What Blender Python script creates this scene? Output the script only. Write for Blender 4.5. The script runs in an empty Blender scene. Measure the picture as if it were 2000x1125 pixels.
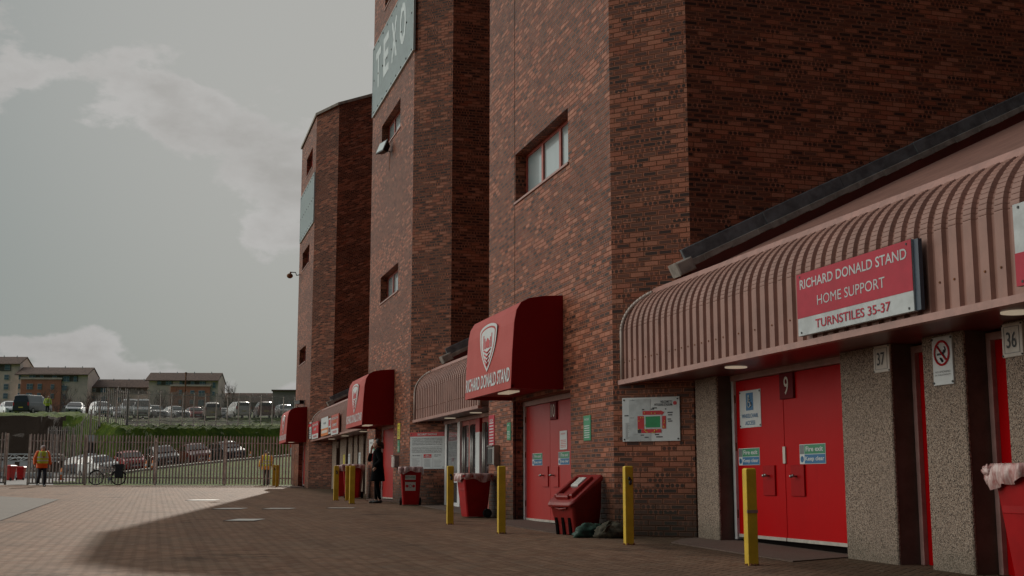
import bpy, bmesh, math, random
from mathutils import Vector, Matrix, noise
random.seed(7)
R = math.radians
SC = bpy.context.scene
COL = SC.collection
sin, cos, pi = math.sin, math.cos, math.pi

# ------------------------------------------------------------------ camera
FPX = 2430.0                       # focal length in pixels of a 2000 px wide picture
YAW = math.atan(700 / math.hypot(FPX, 376.5))
PIT = math.atan(376.5 / FPX)
EYE = 1.006
cd = bpy.data.cameras.new('camera'); cam = bpy.data.objects.new('camera', cd); COL.objects.link(cam)
cam.location = (0, 0, EYE); cam.rotation_euler = (pi / 2 + PIT, 0, -YAW)
cd.sensor_width = 36; cd.lens = 36 * FPX / 2000; cd.clip_start = .1; cd.clip_end = 6000
SC.camera = cam

# ------------------------------------------------------------------ sun, sky, exposure
SUN_AZ = R(9.95)                   # clockwise from +Y
SUN_EL = R(22.65)
sd = bpy.data.lights.new('sun', 'SUN'); sd.energy = 3.15; sd.angle = R(.5); sd.color = (1, .93, .82)
so = bpy.data.objects.new('sun', sd); COL.objects.link(so)
so.rotation_euler = (pi / 2 - SUN_EL, 0, -SUN_AZ + pi)
sdir = Vector((sin(SUN_AZ) * cos(SUN_EL), cos(SUN_AZ) * cos(SUN_EL), sin(SUN_EL)))
so.rotation_euler = sdir.to_track_quat('Z', 'Y').to_euler()
SC.view_settings.view_transform = 'Standard'; SC.view_settings.look = 'None'
SC.view_settings.exposure = 0; SC.view_settings.gamma = 1
SC.render.engine = 'CYCLES'

class X:
    """small expression builder for shader maths"""
    def __init__(s, nt, v): s.nt = nt; s.v = v
    def _op(s, op, *a, clamp=False):
        n = s.nt.nodes.new('ShaderNodeMath'); n.operation = op; n.use_clamp = clamp
        for i, q in enumerate((s,) + a):
            q = q.v if isinstance(q, X) else q
            if isinstance(q, (int, float)): n.inputs[i].default_value = q
            else: s.nt.links.new(q, n.inputs[i])
        return X(s.nt, n.outputs[0])
    def __add__(s, o): return s._op('ADD', o)
    __radd__ = __add__
    def __sub__(s, o): return s._op('SUBTRACT', o)
    def __rsub__(s, o): return X(s.nt, o)._op('SUBTRACT', s)
    def __mul__(s, o): return s._op('MULTIPLY', o)
    __rmul__ = __mul__
    def __truediv__(s, o): return s._op('DIVIDE', o)
    def floor(s): return s._op('FLOOR')
    def frac(s): return s._op('FRACT')
    def mod(s, o): return s._op('FLOORED_MODULO', o)
    def lt(s, o): return s._op('LESS_THAN', o)
    def gt(s, o): return s._op('GREATER_THAN', o)
    def eq(s, o): return s._op('COMPARE', o, .1)
    def min(s, o): return s._op('MINIMUM', o)
    def max(s, o): return s._op('MAXIMUM', o)
    def abs(s): return s._op('ABSOLUTE')
    def pow(s, o): return s._op('POWER', o)
    def step(s, a, b, lo=0.0, hi=1.0):
        n = s.nt.nodes.new('ShaderNodeMapRange'); n.interpolation_type = 'SMOOTHSTEP'
        s.nt.links.new(s.v, n.inputs[0])
        for i, q in enumerate((a, b, lo, hi)): n.inputs[i + 1].default_value = q
        return X(s.nt, n.outputs[0])

def new_mat(name):
    m = bpy.data.materials.new(name); m.use_nodes = True
    nt = m.node_tree; nt.nodes.clear()
    o = nt.nodes.new('ShaderNodeOutputMaterial'); b = nt.nodes.new('ShaderNodeBsdfPrincipled')
    nt.links.new(b.outputs[0], o.inputs[0])
    return m, nt, b
def sep(nt, vec):
    n = nt.nodes.new('ShaderNodeSeparateXYZ'); nt.links.new(vec, n.inputs[0]); return [X(nt, n.outputs[i]) for i in range(3)]
def comb(nt, *a):
    n = nt.nodes.new('ShaderNodeCombineXYZ')
    for i, q in enumerate(a):
        q = q.v if isinstance(q, X) else q
        if isinstance(q, (int, float)): n.inputs[i].default_value = q
        else: nt.links.new(q, n.inputs[i])
    return n.outputs[0]
def coords(nt, which='Object'):
    return nt.nodes.new('ShaderNodeTexCoord').outputs[which]
def noise_n(nt, vec, scale, detail=3, rough=.55, dist=0):
    n = nt.nodes.new('ShaderNodeTexNoise'); nt.links.new(vec, n.inputs['Vector'])
    n.inputs['Scale'].default_value = scale; n.inputs['Detail'].default_value = detail
    n.inputs['Roughness'].default_value = rough; n.inputs['Distortion'].default_value = dist
    return X(nt, n.outputs[0])
def white(nt, vec, col=False):
    n = nt.nodes.new('ShaderNodeTexWhiteNoise'); nt.links.new(vec, n.inputs['Vector'])
    return n.outputs['Color'] if col else X(nt, n.outputs['Value'])
def voro(nt, vec, scale, out='Distance', rnd=1):
    n = nt.nodes.new('ShaderNodeTexVoronoi'); nt.links.new(vec, n.inputs['Vector'])
    n.inputs['Scale'].default_value = scale; n.inputs['Randomness'].default_value = rnd
    return n.outputs[out]
def mix(nt, fac, a, b, mode='MIX'):
    n = nt.nodes.new('ShaderNodeMix'); n.data_type = 'RGBA'; n.blend_type = mode
    fac = fac.v if isinstance(fac, X) else fac
    for i, q in ((0, fac), (6, a), (7, b)):
        if isinstance(q, (int, float)): n.inputs[i].default_value = q
        elif isinstance(q, tuple): n.inputs[i].default_value = (*q, 1)[:4]
        else: nt.links.new(q.v if isinstance(q, X) else q, n.inputs[i])
    return n.outputs[2]
def ramp(nt, fac, stops, interp='LINEAR'):
    n = nt.nodes.new('ShaderNodeValToRGB'); nt.links.new(fac.v if isinstance(fac, X) else fac, n.inputs[0])
    cr = n.color_ramp; cr.interpolation = interp
    while len(cr.elements) < len(stops): cr.elements.new(.5)
    for e, (p, c) in zip(cr.elements, stops): e.position = p; e.color = (*c, 1)[:4]
    return n.outputs[0]
def bump(nt, b, h, strength=.3, dist=.01):
    n = nt.nodes.new('ShaderNodeBump'); n.inputs['Strength'].default_value = strength; n.inputs['Distance'].default_value = dist
    nt.links.new(h.v if isinstance(h, X) else h, n.inputs['Height']); nt.links.new(n.outputs[0], b.inputs['Normal'])
def setc(nt, b, c): nt.links.new(c.v if isinstance(c, X) else c, b.inputs['Base Color'])
def setr(nt, b, c): nt.links.new(c.v if isinstance(c, X) else c, b.inputs['Roughness'])

# ---- world
SKY_STRENGTH = .10
w = bpy.data.worlds.new('World'); SC.world = w; w.use_nodes = True
nt = w.node_tree; nt.nodes.clear()
wo = nt.nodes.new('ShaderNodeOutputWorld'); bg = nt.nodes.new('ShaderNodeBackground'); nt.links.new(bg.outputs[0], wo.inputs[0])
bg.inputs[1].default_value = SKY_STRENGTH
sky = nt.nodes.new('ShaderNodeTexSky'); sky.sky_type = 'NISHITA'; sky.sun_disc = False
sky.sun_elevation = SUN_EL; sky.sun_rotation = SUN_AZ; sky.air_density = 1.2; sky.dust_density = 3.0; sky.ozone_density = 1
d = coords(nt, 'Generated')
dx, dy, dz = sep(nt, d)
elev = dz.max(.0)
pv = comb(nt, dx + 4.27, dy + .7, dz * 1.9 + .62)
n1 = noise_n(nt, pv, 3.6, 10, .50, .1)
n2 = noise_n(nt, pv, 15.0, 8, .62)
sund = dx * sdir.x + dy * sdir.y + dz * sdir.z
base_c = n1 * .84 + n2 * .16 + sund.step(.93, 1.0, -.012, .03)
cl = base_c.step(.492, .52)
edge = base_c.step(.51, .575)
shade = noise_n(nt, pv, 7.0, 8, .6)
# thin high veil keeps the blue pale
veil = mix(nt, .98, sky.outputs[0], (2.42, 2.76, 2.76))
veil = mix(nt, sund.step(.92, 1.0, 0, .7), veil, (3.9, 3.9, 3.8))
# cloud tops bright, bases grey; unseen west glow is added to light the facades, sky behind the viewer dimmed
west = dx * -.93 + dy * .18 + dz * .32
bright = (sund.step(.90, 1.0, 0, .10) + west.step(.42, .95, 0, 5.2) + 1.0) * dy.step(-.50, .06, .055, 1.0)
cc = mix(nt, edge * .55 + shade.step(.62, .38) * .45, (4.35, 4.3, 4.2), (3.4, 3.33, 3.2))
skyc = mix(nt, cl, veil, cc)
haze_f = dz.step(.0, .12, .35, 0)
skyc = mix(nt, haze_f, skyc, (2.95, 2.8, 2.62))
out = mix(nt, 1.0, skyc, comb(nt, bright, bright * .93 + .07, bright * .84 + .16), 'MULTIPLY')
below = dz.step(-.03, 0.0, 1, 0)
out = mix(nt, below, out, (.9, .85, .75))
nt.links.new(out, bg.inputs[0])

# ------------------------------------------------------------------ ground heights
SA, CA = sin(YAW), cos(YAW)
def smooth(a, b, x):
    t = min(1, max(0, (x - a) / (b - a))); return t * t * (3 - 2 * t)
def lerp(a, b, t): return a + (b - a) * t
def sl(x, y): return x * SA + y * CA, x * CA - y * SA       # distance ahead, distance to the right
def G(x, y):
    s, l = sl(x, y)
    return .012 * s + .0066 * max(0, -l - 6) * smooth(20, 60, s)
def at(px, s):                                             # ground position of a bearing (photo column) at a distance
    l = (px - 1000) / FPX * s * .99
    return Vector((s * SA + l * CA, s * CA - l * SA))

# ------------------------------------------------------------------ mesh builder
class Fr:
    """local frame: u along, v up, n outward"""
    def __init__(s, o, u, v=(0, 0, 1)):
        s.o = Vector(o); s.u = Vector(u).normalized(); s.v = Vector(v).normalized(); s.n = s.u.cross(s.v)
    def p(s, u, v, n=0): return s.o + s.u * u + s.v * v + s.n * n
def FX(x): return Fr((x, 0, 0), (0, -1, 0))                # facade frame facing -X: u = -Y, v = Z
def FY(y): return Fr((0, y, 0), (1, 0, 0))                 # facing -Y: u = X
WORLD = Fr((0, 0, 0), (1, 0, 0), (0, 1, 0))                # n = Z

class MB:
    def __init__(s): s.v = []; s.f = []; s.uv = []; s.m = []
    def poly(s, pts, uv=None, m=0):
        i = len(s.v); s.v += [tuple(p) for p in pts]; s.f.append(tuple(range(i, i + len(pts))))
        if uv is None:
            p0 = Vector(pts[0]); a = Vector(pts[1]) - p0; n = None
            for k in range(2, len(pts)):
                n = a.cross(Vector(pts[k]) - p0)
                if n.length > 1e-9: break
            n = n.normalized() if n and n.length > 1e-9 else Vector((0, 0, 1))
            if abs(n.z) > .7: uv = [(p[0], p[1]) for p in pts]
            else:
                t = Vector((-n.y, n.x, 0)).normalized(); uv = [(Vector(p).dot(t), p[2]) for p in pts]
        s.uv += uv; s.m.append(m); return s
    def box(s, fr, u0, u1, v0, v1, n0, n1, m=0):
        P = fr.p
        s.poly([P(u0, v0, n1), P(u1, v0, n1), P(u1, v1, n1), P(u0, v1, n1)], m=m)
        s.poly([P(u1, v0, n0), P(u0, v0, n0), P(u0, v1, n0), P(u1, v1, n0)], m=m)
        s.poly([P(u0, v0, n0), P(u0, v0, n1), P(u0, v1, n1), P(u0, v1, n0)], m=m)
        s.poly([P(u1, v0, n1), P(u1, v0, n0), P(u1, v1, n0), P(u1, v1, n1)], m=m)
        s.poly([P(u0, v1, n1), P(u1, v1, n1), P(u1, v1, n0), P(u0, v1, n0)], m=m)
        s.poly([P(u0, v0, n0), P(u1, v0, n0), P(u1, v0, n1), P(u0, v0, n1)], m=m)
        return s
    def wbox(s, x0, x1, y0, y1, z0, z1, m=0): return s.box(WORLD, x0, x1, y0, y1, z0, z1, m)
    def bbox(s, fr, u0, u1, v0, v1, n0, n1, b, m=0):
        """box whose front edges are chamfered by b"""
        P = fr.p
        f = [P(u0 + b, v0 + b, n1), P(u1 - b, v0 + b, n1), P(u1 - b, v1 - b, n1), P(u0 + b, v1 - b, n1)]
        g = [P(u0, v0, n1 - b), P(u1, v0, n1 - b), P(u1, v1, n1 - b), P(u0, v1, n1 - b)]
        k = [P(u0, v0, n0), P(u1, v0, n0), P(u1, v1, n0), P(u0, v1, n0)]
        s.poly(f, m=m)
        for i in range(4):
            j = (i + 1) % 4
            s.poly([g[i], g[j], f[j], f[i]], m=m); s.poly([k[i], k[j], g[j], g[i]], m=m)
        s.poly(k[::-1], m=m); return s
    def wall(s, fr, u0, u1, v0, v1, holes=(), depth=.25, m=0, reveal=True):
        us = sorted({u0, u1, *[h[0] for h in holes], *[h[1] for h in holes]})
        vs = sorted({v0, v1, *[h[2] for h in holes], *[h[3] for h in holes]})
        P = fr.p
        for a, b in zip(us, us[1:]):
            for c, e in zip(vs, vs[1:]):
                cu, cv = (a + b) / 2, (c + e) / 2
                if any(h[0] < cu < h[1] and h[2] < cv < h[3] for h in holes): continue
                s.poly([P(a, c), P(b, c), P(b, e), P(a, e)], m=m)
        if reveal:
            for h in holes:
                a, b, c, e = h[:4]; dd = -(h[4] if len(h) > 4 else depth)
                s.poly([P(a, c), P(a, e), P(a, e, dd), P(a, c, dd)], m=m); s.poly([P(b, e), P(b, c), P(b, c, dd), P(b, e, dd)], m=m)
                s.poly([P(a, e), P(b, e), P(b, e, dd), P(a, e, dd)], m=m); s.poly([P(b, c), P(a, c), P(a, c, dd), P(b, c, dd)], m=m)
        return s
    def tube(s, pts, r, seg=8, m=0, caps=True, flat=None):
        pts = [Vector(p) for p in pts]; rs = r if isinstance(r, (list, tuple)) else [r] * len(pts)
        t0 = (pts[1] - pts[0]).normalized()
        up = Vector((0, 0, 1)) if abs(t0.z) < .95 else Vector((0, 1, 0))
        rings = []
        for i, p in enumerate(pts):
            t = (pts[min(i + 1, len(pts) - 1)] - pts[max(i - 1, 0)]).normalized()
            a = t.cross(up)
            if a.length < 1e-4: a = t.cross(Vector((1, 0, 0)))
            a.normalize(); b = a.cross(t).normalized(); up = b
            rings.append([p + (a * cos(2 * pi * k / seg) + b * sin(2 * pi * k / seg) * (flat or 1)) * rs[i] for k in range(seg)])
        i0 = len(s.v)
        for q in rings: s.v += [tuple(x) for x in q]
        def F(ids, uv): s.f.append(tuple(ids)); s.uv += uv; s.m.append(m)
        for i in range(len(rings) - 1):
            for k in range(seg):
                k2 = (k + 1) % seg
                F((i0 + i * seg + k, i0 + i * seg + k2, i0 + (i + 1) * seg + k2, i0 + (i + 1) * seg + k), [(k / seg, i), (k2 / seg, i), (k2 / seg, i + 1), (k / seg, i + 1)])
        if caps:
            F([i0 + k for k in range(seg)][::-1], [(0, 0)] * seg); e = i0 + (len(rings) - 1) * seg
            F([e + k for k in range(seg)], [(0, 0)] * seg)
        return s
    def ball(s, c, r, seg=12, rings=8, m=0, scale=(1, 1, 1), rot=None):
        c = Vector(c); i0 = len(s.v)
        def pt(a, b):
            v = Vector((sin(a) * cos(b) * scale[0], sin(a) * sin(b) * scale[1], cos(a) * scale[2])) * r
            return c + (rot @ v if rot else v)
        for i in range(rings + 1):
            for k in range(seg): s.v.append(tuple(pt(pi * i / rings, 2 * pi * k / seg)))
        for i in range(rings):
            for k in range(seg):
                k2 = (k + 1) % seg; a = i0 + i * seg
                ids = (a + k, a + seg + k, a + seg + k2, a + k2)
                s.f.append(ids); s.uv += [(0, 0)] * 4; s.m.append(m)
        return s
    def loft(s, loops, m=0, cap0=True, cap1=True, closed=True):
        i0 = len(s.v); n = len(loops[0])
        for q in loops: s.v += [tuple(p) for p in q]
        def F(ids):
            s.f.append(tuple(ids)); s.m.append(m)
            for i in ids: p = s.v[i]; s.uv.append((p[0] + p[1], p[2]))
        for i in range(len(loops) - 1):
            for k in range(n if closed else n - 1):
                k2 = (k + 1) % n; a = i0 + i * n; b = a + n
                F((a + k, a + k2, b + k2, b + k))
        if cap0: F([i0 + k for k in range(n)][::-1])
        if cap1: F([i0 + (len(loops) - 1) * n + k for k in range(n)])
        return s
    def disc(s, fr, u, v, r, n0, n1, seg=20, m=0, sv=1):
        loops = [[fr.p(u + r * cos(2 * pi * k / seg), v + sv * r * sin(2 * pi * k / seg), q) for k in range(seg)] for q in (n0, n1)]
        return s.loft(loops, m=m)
    def build(s, name, mats, parent=None, smooth=False, merge=False, bevel=0, fixn=False):
        me = bpy.data.meshes.new(name); me.from_pydata(s.v, [], s.f)
        uvl = me.uv_layers.new(name='UVMap')
        if len(s.uv) == len(me.loops):
            flat = [c for q in s.uv for c in q]; uvl.data.foreach_set('uv', flat)
        if not isinstance(mats, (list, tuple)): mats = [mats]
        for q in mats: me.materials.append(q)
        me.polygons.foreach_set('material_index', s.m)
        if merge or fixn:
            bm = bmesh.new(); bm.from_mesh(me)
            if merge: bmesh.ops.remove_doubles(bm, verts=bm.verts, dist=1e-4)
            if fixn: bmesh.ops.recalc_face_normals(bm, faces=bm.faces)
            bm.to_mesh(me); bm.free()
        me.polygons.foreach_set('use_smooth', [bool(smooth)] * len(me.polygons)); me.update()
        o = bpy.data.objects.new(name, me); COL.objects.link(o)
        if parent is not None: attach(o, parent)
        if bevel:
            md = o.modifiers.new('bevel', 'BEVEL'); md.width = bevel; md.segments = 2; md.limit_method = 'ANGLE'; md.angle_limit = R(40)
        return o

def attach(o, parent):
    o.parent = parent
    o.matrix_parent_inverse = wmat(parent).inverted()
def wmat(o):
    m = o.matrix_basis.copy()
    if o.parent: m = wmat(o.parent) @ o.matrix_parent_inverse @ m
    return m
def thing(name, label, cat, loc=(0, 0, 0), rz=0, group=None):
    o = bpy.data.objects.new(name, None); COL.objects.link(o); o.empty_display_size = .2
    o.location = loc; o.rotation_euler = (0, 0, rz); tag(o, label, cat, group); return o
def tag(o, label=None, cat=None, group=None, kind=None):
    if label: o['label'] = label
    if cat: o['category'] = cat
    if group: o['group'] = group
    if kind: o['kind'] = kind
    return o
def part(name, mb, mat, root, **k):
    """part built in its thing's own coordinates"""
    o = mb.build(name, mat, None, **k); o.parent = root; return o
def dup(o, parent=None):
    c = o.copy(); COL.objects.link(c)
    if parent is not None: c.parent = parent
    for ch in list(o.children): dup(ch, c)
    return c

def glyphs(txt, bold=.012):
    cu = bpy.data.curves.new('t', 'FONT'); cu.body = txt; cu.size = 1; cu.offset = bold; cu.resolution_u = 3; cu.align_x = 'CENTER'
    ob = bpy.data.objects.new('t', cu); COL.objects.link(ob)
    bpy.context.view_layer.update()
    me = bpy.data.meshes.new_from_object(ob.evaluated_get(bpy.context.evaluated_depsgraph_get()))
    vs = [v.co.copy() for v in me.vertices]; fs = [tuple(p.vertices) for p in me.polygons]
    bpy.data.objects.remove(ob); bpy.data.curves.remove(cu); bpy.data.meshes.remove(me)
    x0 = min(v.x for v in vs); x1 = max(v.x for v in vs); y0 = min(v.y for v in vs); y1 = max(v.y for v in vs)
    return [((v.x - x0) / (x1 - x0), (v.y - y0) / (y1 - y0)) for v in vs], fs
def letters(mb, fr, txt, u0, u1, v0, v1, n, m=0, bold=.012):
    vs, fs = glyphs(txt, bold); i0 = len(mb.v)
    mb.v += [tuple(fr.p(u0 + (u1 - u0) * a, v0 + (v1 - v0) * b, n)) for a, b in vs]
    for f in fs:
        mb.f.append(tuple(i0 + i for i in f)); mb.uv += [(0, 0)] * len(f); mb.m.append(m)
    return mb
# ------------------------------------------------------------------ materials
def plain(name, c, rough=.6, metal=0, var=.15, scale=6, bmp=0, bscale=60, spec=None, coat=0, dirt=0):
    m, nt, b = new_mat(name)
    v = coords(nt)
    nz = noise_n(nt, v, scale, 5, .6)
    dark = tuple(q * (1 - var) for q in c); lite = tuple(min(1, q * (1 + var)) for q in c)
    col = mix(nt, nz.step(.3, .7), dark, lite)
    if dirt:
        dn = noise_n(nt, v, scale * 2.7, 8, .7)
        col = mix(nt, dn.step(.52, .75, 0, dirt), col, tuple(q * .35 + .02 for q in c))
    setc(nt, b, col)
    b.inputs['Roughness'].default_value = rough; b.inputs['Metallic'].default_value = metal
    if spec is not None: b.inputs['Specular IOR Level'].default_value = spec
    if coat: b.inputs['Coat Weight'].default_value = coat; b.inputs['Coat Roughness'].default_value = .15
    if bmp: bump(nt, b, noise_n(nt, v, bscale, 4, .6), bmp, .004)
    return m

def brick_mat(name, paint=1.0):
    m, nt, b = new_mat(name)
    uv = coords(nt, 'UV'); U, V, _ = sep(nt, uv)
    row = (V / .075).floor(); fv = (V / .075).frac()
    uu = U / .225 + row.mod(2) * .5
    colm = uu.floor(); fu = uu.frac()
    idv = comb(nt, colm, row, 0)
    rc = nt.nodes.new('ShaderNodeSeparateColor'); nt.links.new(white(nt, idv, True), rc.inputs[0])
    r1, r2, r3 = [X(nt, rc.outputs[i]) for i in range(3)]
    nz = noise_n(nt, uv, .35, 3, .5)
    band = noise_n(nt, comb(nt, U * .15, V * 1.1, 0), 1.0, 3, .6)
    fine = noise_n(nt, uv, 45, 4, .65)
    dist = (fu.min(1 - fu) * .225).min(fv.min(1 - fv) * .075)
    mort = (dist + (fine - .5) * .004).step(.0035, .0065, 1, 0)
    base = ramp(nt, r1, [(0, (.31, .088, .048)), (.30, (.37, .126, .070)), (.55, (.43, .162, .096)), (.75, (.42, .178, .112)), (.9, (.33, .108, .064)), (1, (.50, .205, .13))])
    base = mix(nt, (nz.step(.35, .65)) * .35, base, (.42, .155, .092))
    base = mix(nt, fine.step(.35, .75) * .45, base, (.08, .022, .013))
    # kiln marks: round burnt spots on some bricks, whole burnt centres on others
    a = ((fu * 3).frac() - .5) * .067; c = (fv - .5) * .075
    rr = (a * a + c * c).pow(.5) + (fine - .5) * .012
    spots = rr.step(.023, .031, 1, 0)
    eu = ((fu - .5).abs() * .225 - .095).max((fv - .5).abs() * .075 - .024) + (fine - .5) * .012
    cent = eu.step(-.004, .004, 1, 0)
    th = band.step(.36, .64, .50, -.02)
    burnt = (r2 + 0).gt(th + .26) * cent
    spot_f = ((r2 + 0).gt(th) * (1 - (r2 + 0).gt(th + .26))) * spots
    base = mix(nt, burnt.max(spot_f) * (r3.step(0, 1, .62, .97)), base, (.028, .017, .015))
    mortar = mix(nt, fine, (.085, .033, .019), (.20, .09, .052))
    col = mix(nt, mort, base, mortar)
    # stains of rising damp and lime runs; dark foot also paints in canopy shade
    st = noise_n(nt, comb(nt, U * .9, V * .22, 0), 1.6, 6, .62).step(.52, .78, 0, .35)
    col = mix(nt, st, col, (.07, .042, .03))
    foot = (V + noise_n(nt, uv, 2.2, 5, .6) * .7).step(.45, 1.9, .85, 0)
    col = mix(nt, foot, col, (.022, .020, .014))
    setc(nt, b, col)
    setr(nt, b, mort * .3 + fine * .2 + .42)
    nt.links.new(((1 - mort) * .18 + .02).v, b.inputs['Specular IOR Level'])
    bump(nt, b, (dist.step(.002, .008)) + fine * .25 + r3 * .25  , 1.0, .009)
    return m
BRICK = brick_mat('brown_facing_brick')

def paving_mat():
    m, nt, b = new_mat('herringbone_block_paving')
    x, y, z = sep(nt, coords(nt)); q = .70711 / .1
    px = (x + y) * q; py = (y - x) * q
    i = px.floor(); j = py.floor(); fx = px.frac(); fy = py.frac()
    k = (i - j).mod(4)
    k0 = k.eq(0); k1 = k.eq(1); k2 = k.eq(2); k3 = k.eq(3)
    dd = (fx + k1 * 9).min(1 - fx + k0 * 9).min(fy + k2 * 9).min(1 - fy + k3 * 9)
    wv = comb(nt, i - k1, j - k2, k0 + k1)
    rc = nt.nodes.new('ShaderNodeSeparateColor'); nt.links.new(white(nt, wv, True), rc.inputs[0])
    r1, r2, r3 = [X(nt, rc.outputs[t]) for t in range(3)]
    o = coords(nt); fine = noise_n(nt, o, 60, 4, .7); big = noise_n(nt, o, .35, 5, .6)
    lanes = noise_n(nt, comb(nt, x * 1.4, y * .10, 0), 1.6, 3, .5)
    col = ramp(nt, r1, [(0, (.17, .085, .054)), (.4, (.24, .130, .086)), (.75, (.31, .185, .125)), (1, (.20, .135, .10))])
    col = mix(nt, fine.step(.3, .7) * .5, col, (.22, .155, .115))
    col = mix(nt, big.step(.35, .7) * .45, col, (.19, .135, .10))
    col = mix(nt, lanes.step(.4, .7) * .35, col, (.12, .078, .058))
    joint = (dd + (fine - .5) * .05).step(.035, .085, 1, 0)
    moss = noise_n(nt, o, 1.3, 5, .6).step(.5, .68)
    jc = mix(nt, moss, (.045, .034, .027), (.06, .06, .035))
    col = mix(nt, joint * .85, col, jc)
    stain = noise_n(nt, o, .55, 8, .68, .4)
    col = mix(nt, stain.step(.56, .66, 0, .55), col, (.055, .036, .027))
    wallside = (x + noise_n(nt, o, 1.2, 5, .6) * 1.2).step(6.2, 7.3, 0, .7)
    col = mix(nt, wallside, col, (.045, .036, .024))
    gum = X(nt, voro(nt, o, 2.3)); col = mix(nt, gum.step(.045, .06, .7, 0), col, (.30, .27, .24))
    spk = voro(nt, o, 14); spk = X(nt, spk).step(.02, .045, 1, 0)
    col = mix(nt, spk * r3.gt(.8), col, (.5, .48, .44))
    setc(nt, b, col); setr(nt, b, fine * .2 + .66)
    b.inputs['Specular IOR Level'].default_value = .05
    bump(nt, b, dd.step(.0, .16) + r2 * .5 + fine * .3, 1.0, .008)
    return m
PAVING = paving_mat()

def grain_mat(name, stops, scale=90, rough=.9, bmp=.5, dist=.006, spec=.3, big=.6):
    m, nt, b = new_mat(name); o = coords(nt)
    n = noise_n(nt, o, scale, 5, .75); v = X(nt, voro(nt, o, scale * .8, 'Color'))
    col = ramp(nt, (n * .55 + v * .45), stops)
    bg_ = noise_n(nt, o, 1.1, 6, .65)
    col = mix(nt, bg_.step(.4, .75, 0, big), col, stops[0][1])
    setc(nt, b, col); b.inputs['Roughness'].default_value = rough; b.inputs['Specular IOR Level'].default_value = spec
    bump(nt, b, n + v * .5, bmp, dist); return m
def harl_mat():
    m, nt, b = new_mat('pebble_dash'); o = coords(nt)
    vc = X(nt, voro(nt, o, 95, 'Color')); vd = X(nt, voro(nt, o, 95)); n = noise_n(nt, o, 1.5, 6, .6)
    rc = white(nt, voro(nt, o, 95, 'Position'))
    col = ramp(nt, rc, [(0, (.03, .022, .018)), (.22, (.08, .055, .043)), (.3, (.28, .20, .15)), (.7, (.39, .295, .23)), (1, (.54, .44, .36))])
    col = mix(nt, vd.step(.35, .6, 0, .6), col, (.20, .16, .135))
    col = mix(nt, n.step(.45, .75, 0, .35), col, (.22, .17, .14))
    x, y, z = sep(nt, o); col = mix(nt, (z + n * .8).step(.5, .95, .5, 0), col, (.12, .11, .085))
    setc(nt, b, col); b.inputs['Roughness'].default_value = .85; b.inputs['Specular IOR Level'].default_value = .15
    bump(nt, b, vd, .9, .008); return m
HARL = harl_mat()
RENDER = plain('grey_brown_render', (.12, .085, .068), .85, var=.2, scale=3, bmp=.3, dirt=.3, spec=.2)
ASPHALT = grain_mat('worn_asphalt', [(0, (.05, .04, .032)), (.5, (.09, .073, .06)), (1, (.16, .135, .112))], 40, big=.4)
CONCRETE = grain_mat('concrete_pad', [(0, (.075, .05, .04)), (.5, (.11, .075, .06)), (1, (.17, .125, .105))], 70, bmp=.25, big=.5)
LANE = grain_mat('lane_asphalt', [(0, (.09, .085, .085)), (.5, (.13, .125, .125)), (1, (.18, .17, .17))], 12)
def grass_mat(name, a, b_, c, earth=0):
    m, nt, b = new_mat(name); o = coords(nt)
    n = noise_n(nt, o, 2.6, 8, .78); n2 = noise_n(nt, o, .3, 6, .65); n3 = noise_n(nt, o, 11, 4, .75)
    col = ramp(nt, n * .6 + n3 * .4, [(.3, a), (.5, b_), (.72, c)])
    col = mix(nt, n2.step(.4, .62, 0, .75), col, a)
    col = mix(nt, noise_n(nt, o, 1.1, 6, .7).step(.55, .7, 0, .7), col, (c[0] * 1.2, c[1] * .95, c[2] * 1.3))
    if earth: col = mix(nt, noise_n(nt, o, .3, 8, .7).step(.5 - earth, .62 - earth), col, (.028, .017, .011))
    setc(nt, b, col); b.inputs['Roughness'].default_value = .9; b.inputs['Specular IOR Level'].default_value = .06
    bump(nt, b, n + n3 * .6, 1, .12); return m
GRASS = grass_mat('rough_grass', (.022, .046, .006), (.075, .12, .012), (.21, .24, .024))
EARTHY = grass_mat('bare_earth_with_roots', (.008, .006, .004), (.018, .013, .009), (.05, .036, .025), .25)
SCRUB = grass_mat('scrub_grass', (.02, .028, .008), (.06, .06, .018), (.14, .12, .045), .05)

def paint_red(name, c, rough=.38, spec=.10):
    m, nt, b = new_mat(name); o = coords(nt)
    x, y, z = sep(nt, o)
    n = noise_n(nt, o, 1.1, 5, .6); f = noise_n(nt, o, 14, 6, .7); st = noise_n(nt, comb(nt, x * 9, y * 9, z * .6), 1, 5, .6)
    col = mix(nt, n.step(.35, .7, 0, .4), c, tuple(q * .8 for q in c))
    col = mix(nt, f.step(.62, .8, 0, .25), col, (c[0] * .8, c[1] + .02, c[2] + .016))
    col = mix(nt, st.step(.55, .8, 0, .22), col, (c[0] * .6, c[1] * .8 + .003, c[2] + .003))
    setc(nt, b, col); setr(nt, b, n * .25 + rough - .1)
    b.inputs['Specular IOR Level'].default_value = spec
    bump(nt, b, n * .8 + f * .15, .18, .02); return m
RED = paint_red('red_gloss_door_paint', (.45, .0, .002))
RED10 = paint_red('red_satin_door_paint', (.40, .012, .010), .40, .45)
RED_PANEL = paint_red('red_lock_panel_paint', (.34, .005, .007))
RED_DEEP = paint_red('red_canopy_paint', (.26, .010, .010), .5)
RED_FRONT = paint_red('faded_red_hood_front', (.46, .085, .075), .45)
PLATE_RED = plain('plate_dark_red', (.13, .006, .010), .6, var=.1, spec=.12)
MAROON = plain('maroon_soffit', (.13, .018, .014), .35, var=.2, scale=2)
SOFFIT_GREY = plain('grey_brown_soffit', (.16, .12, .105), .5, scale=3)
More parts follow.
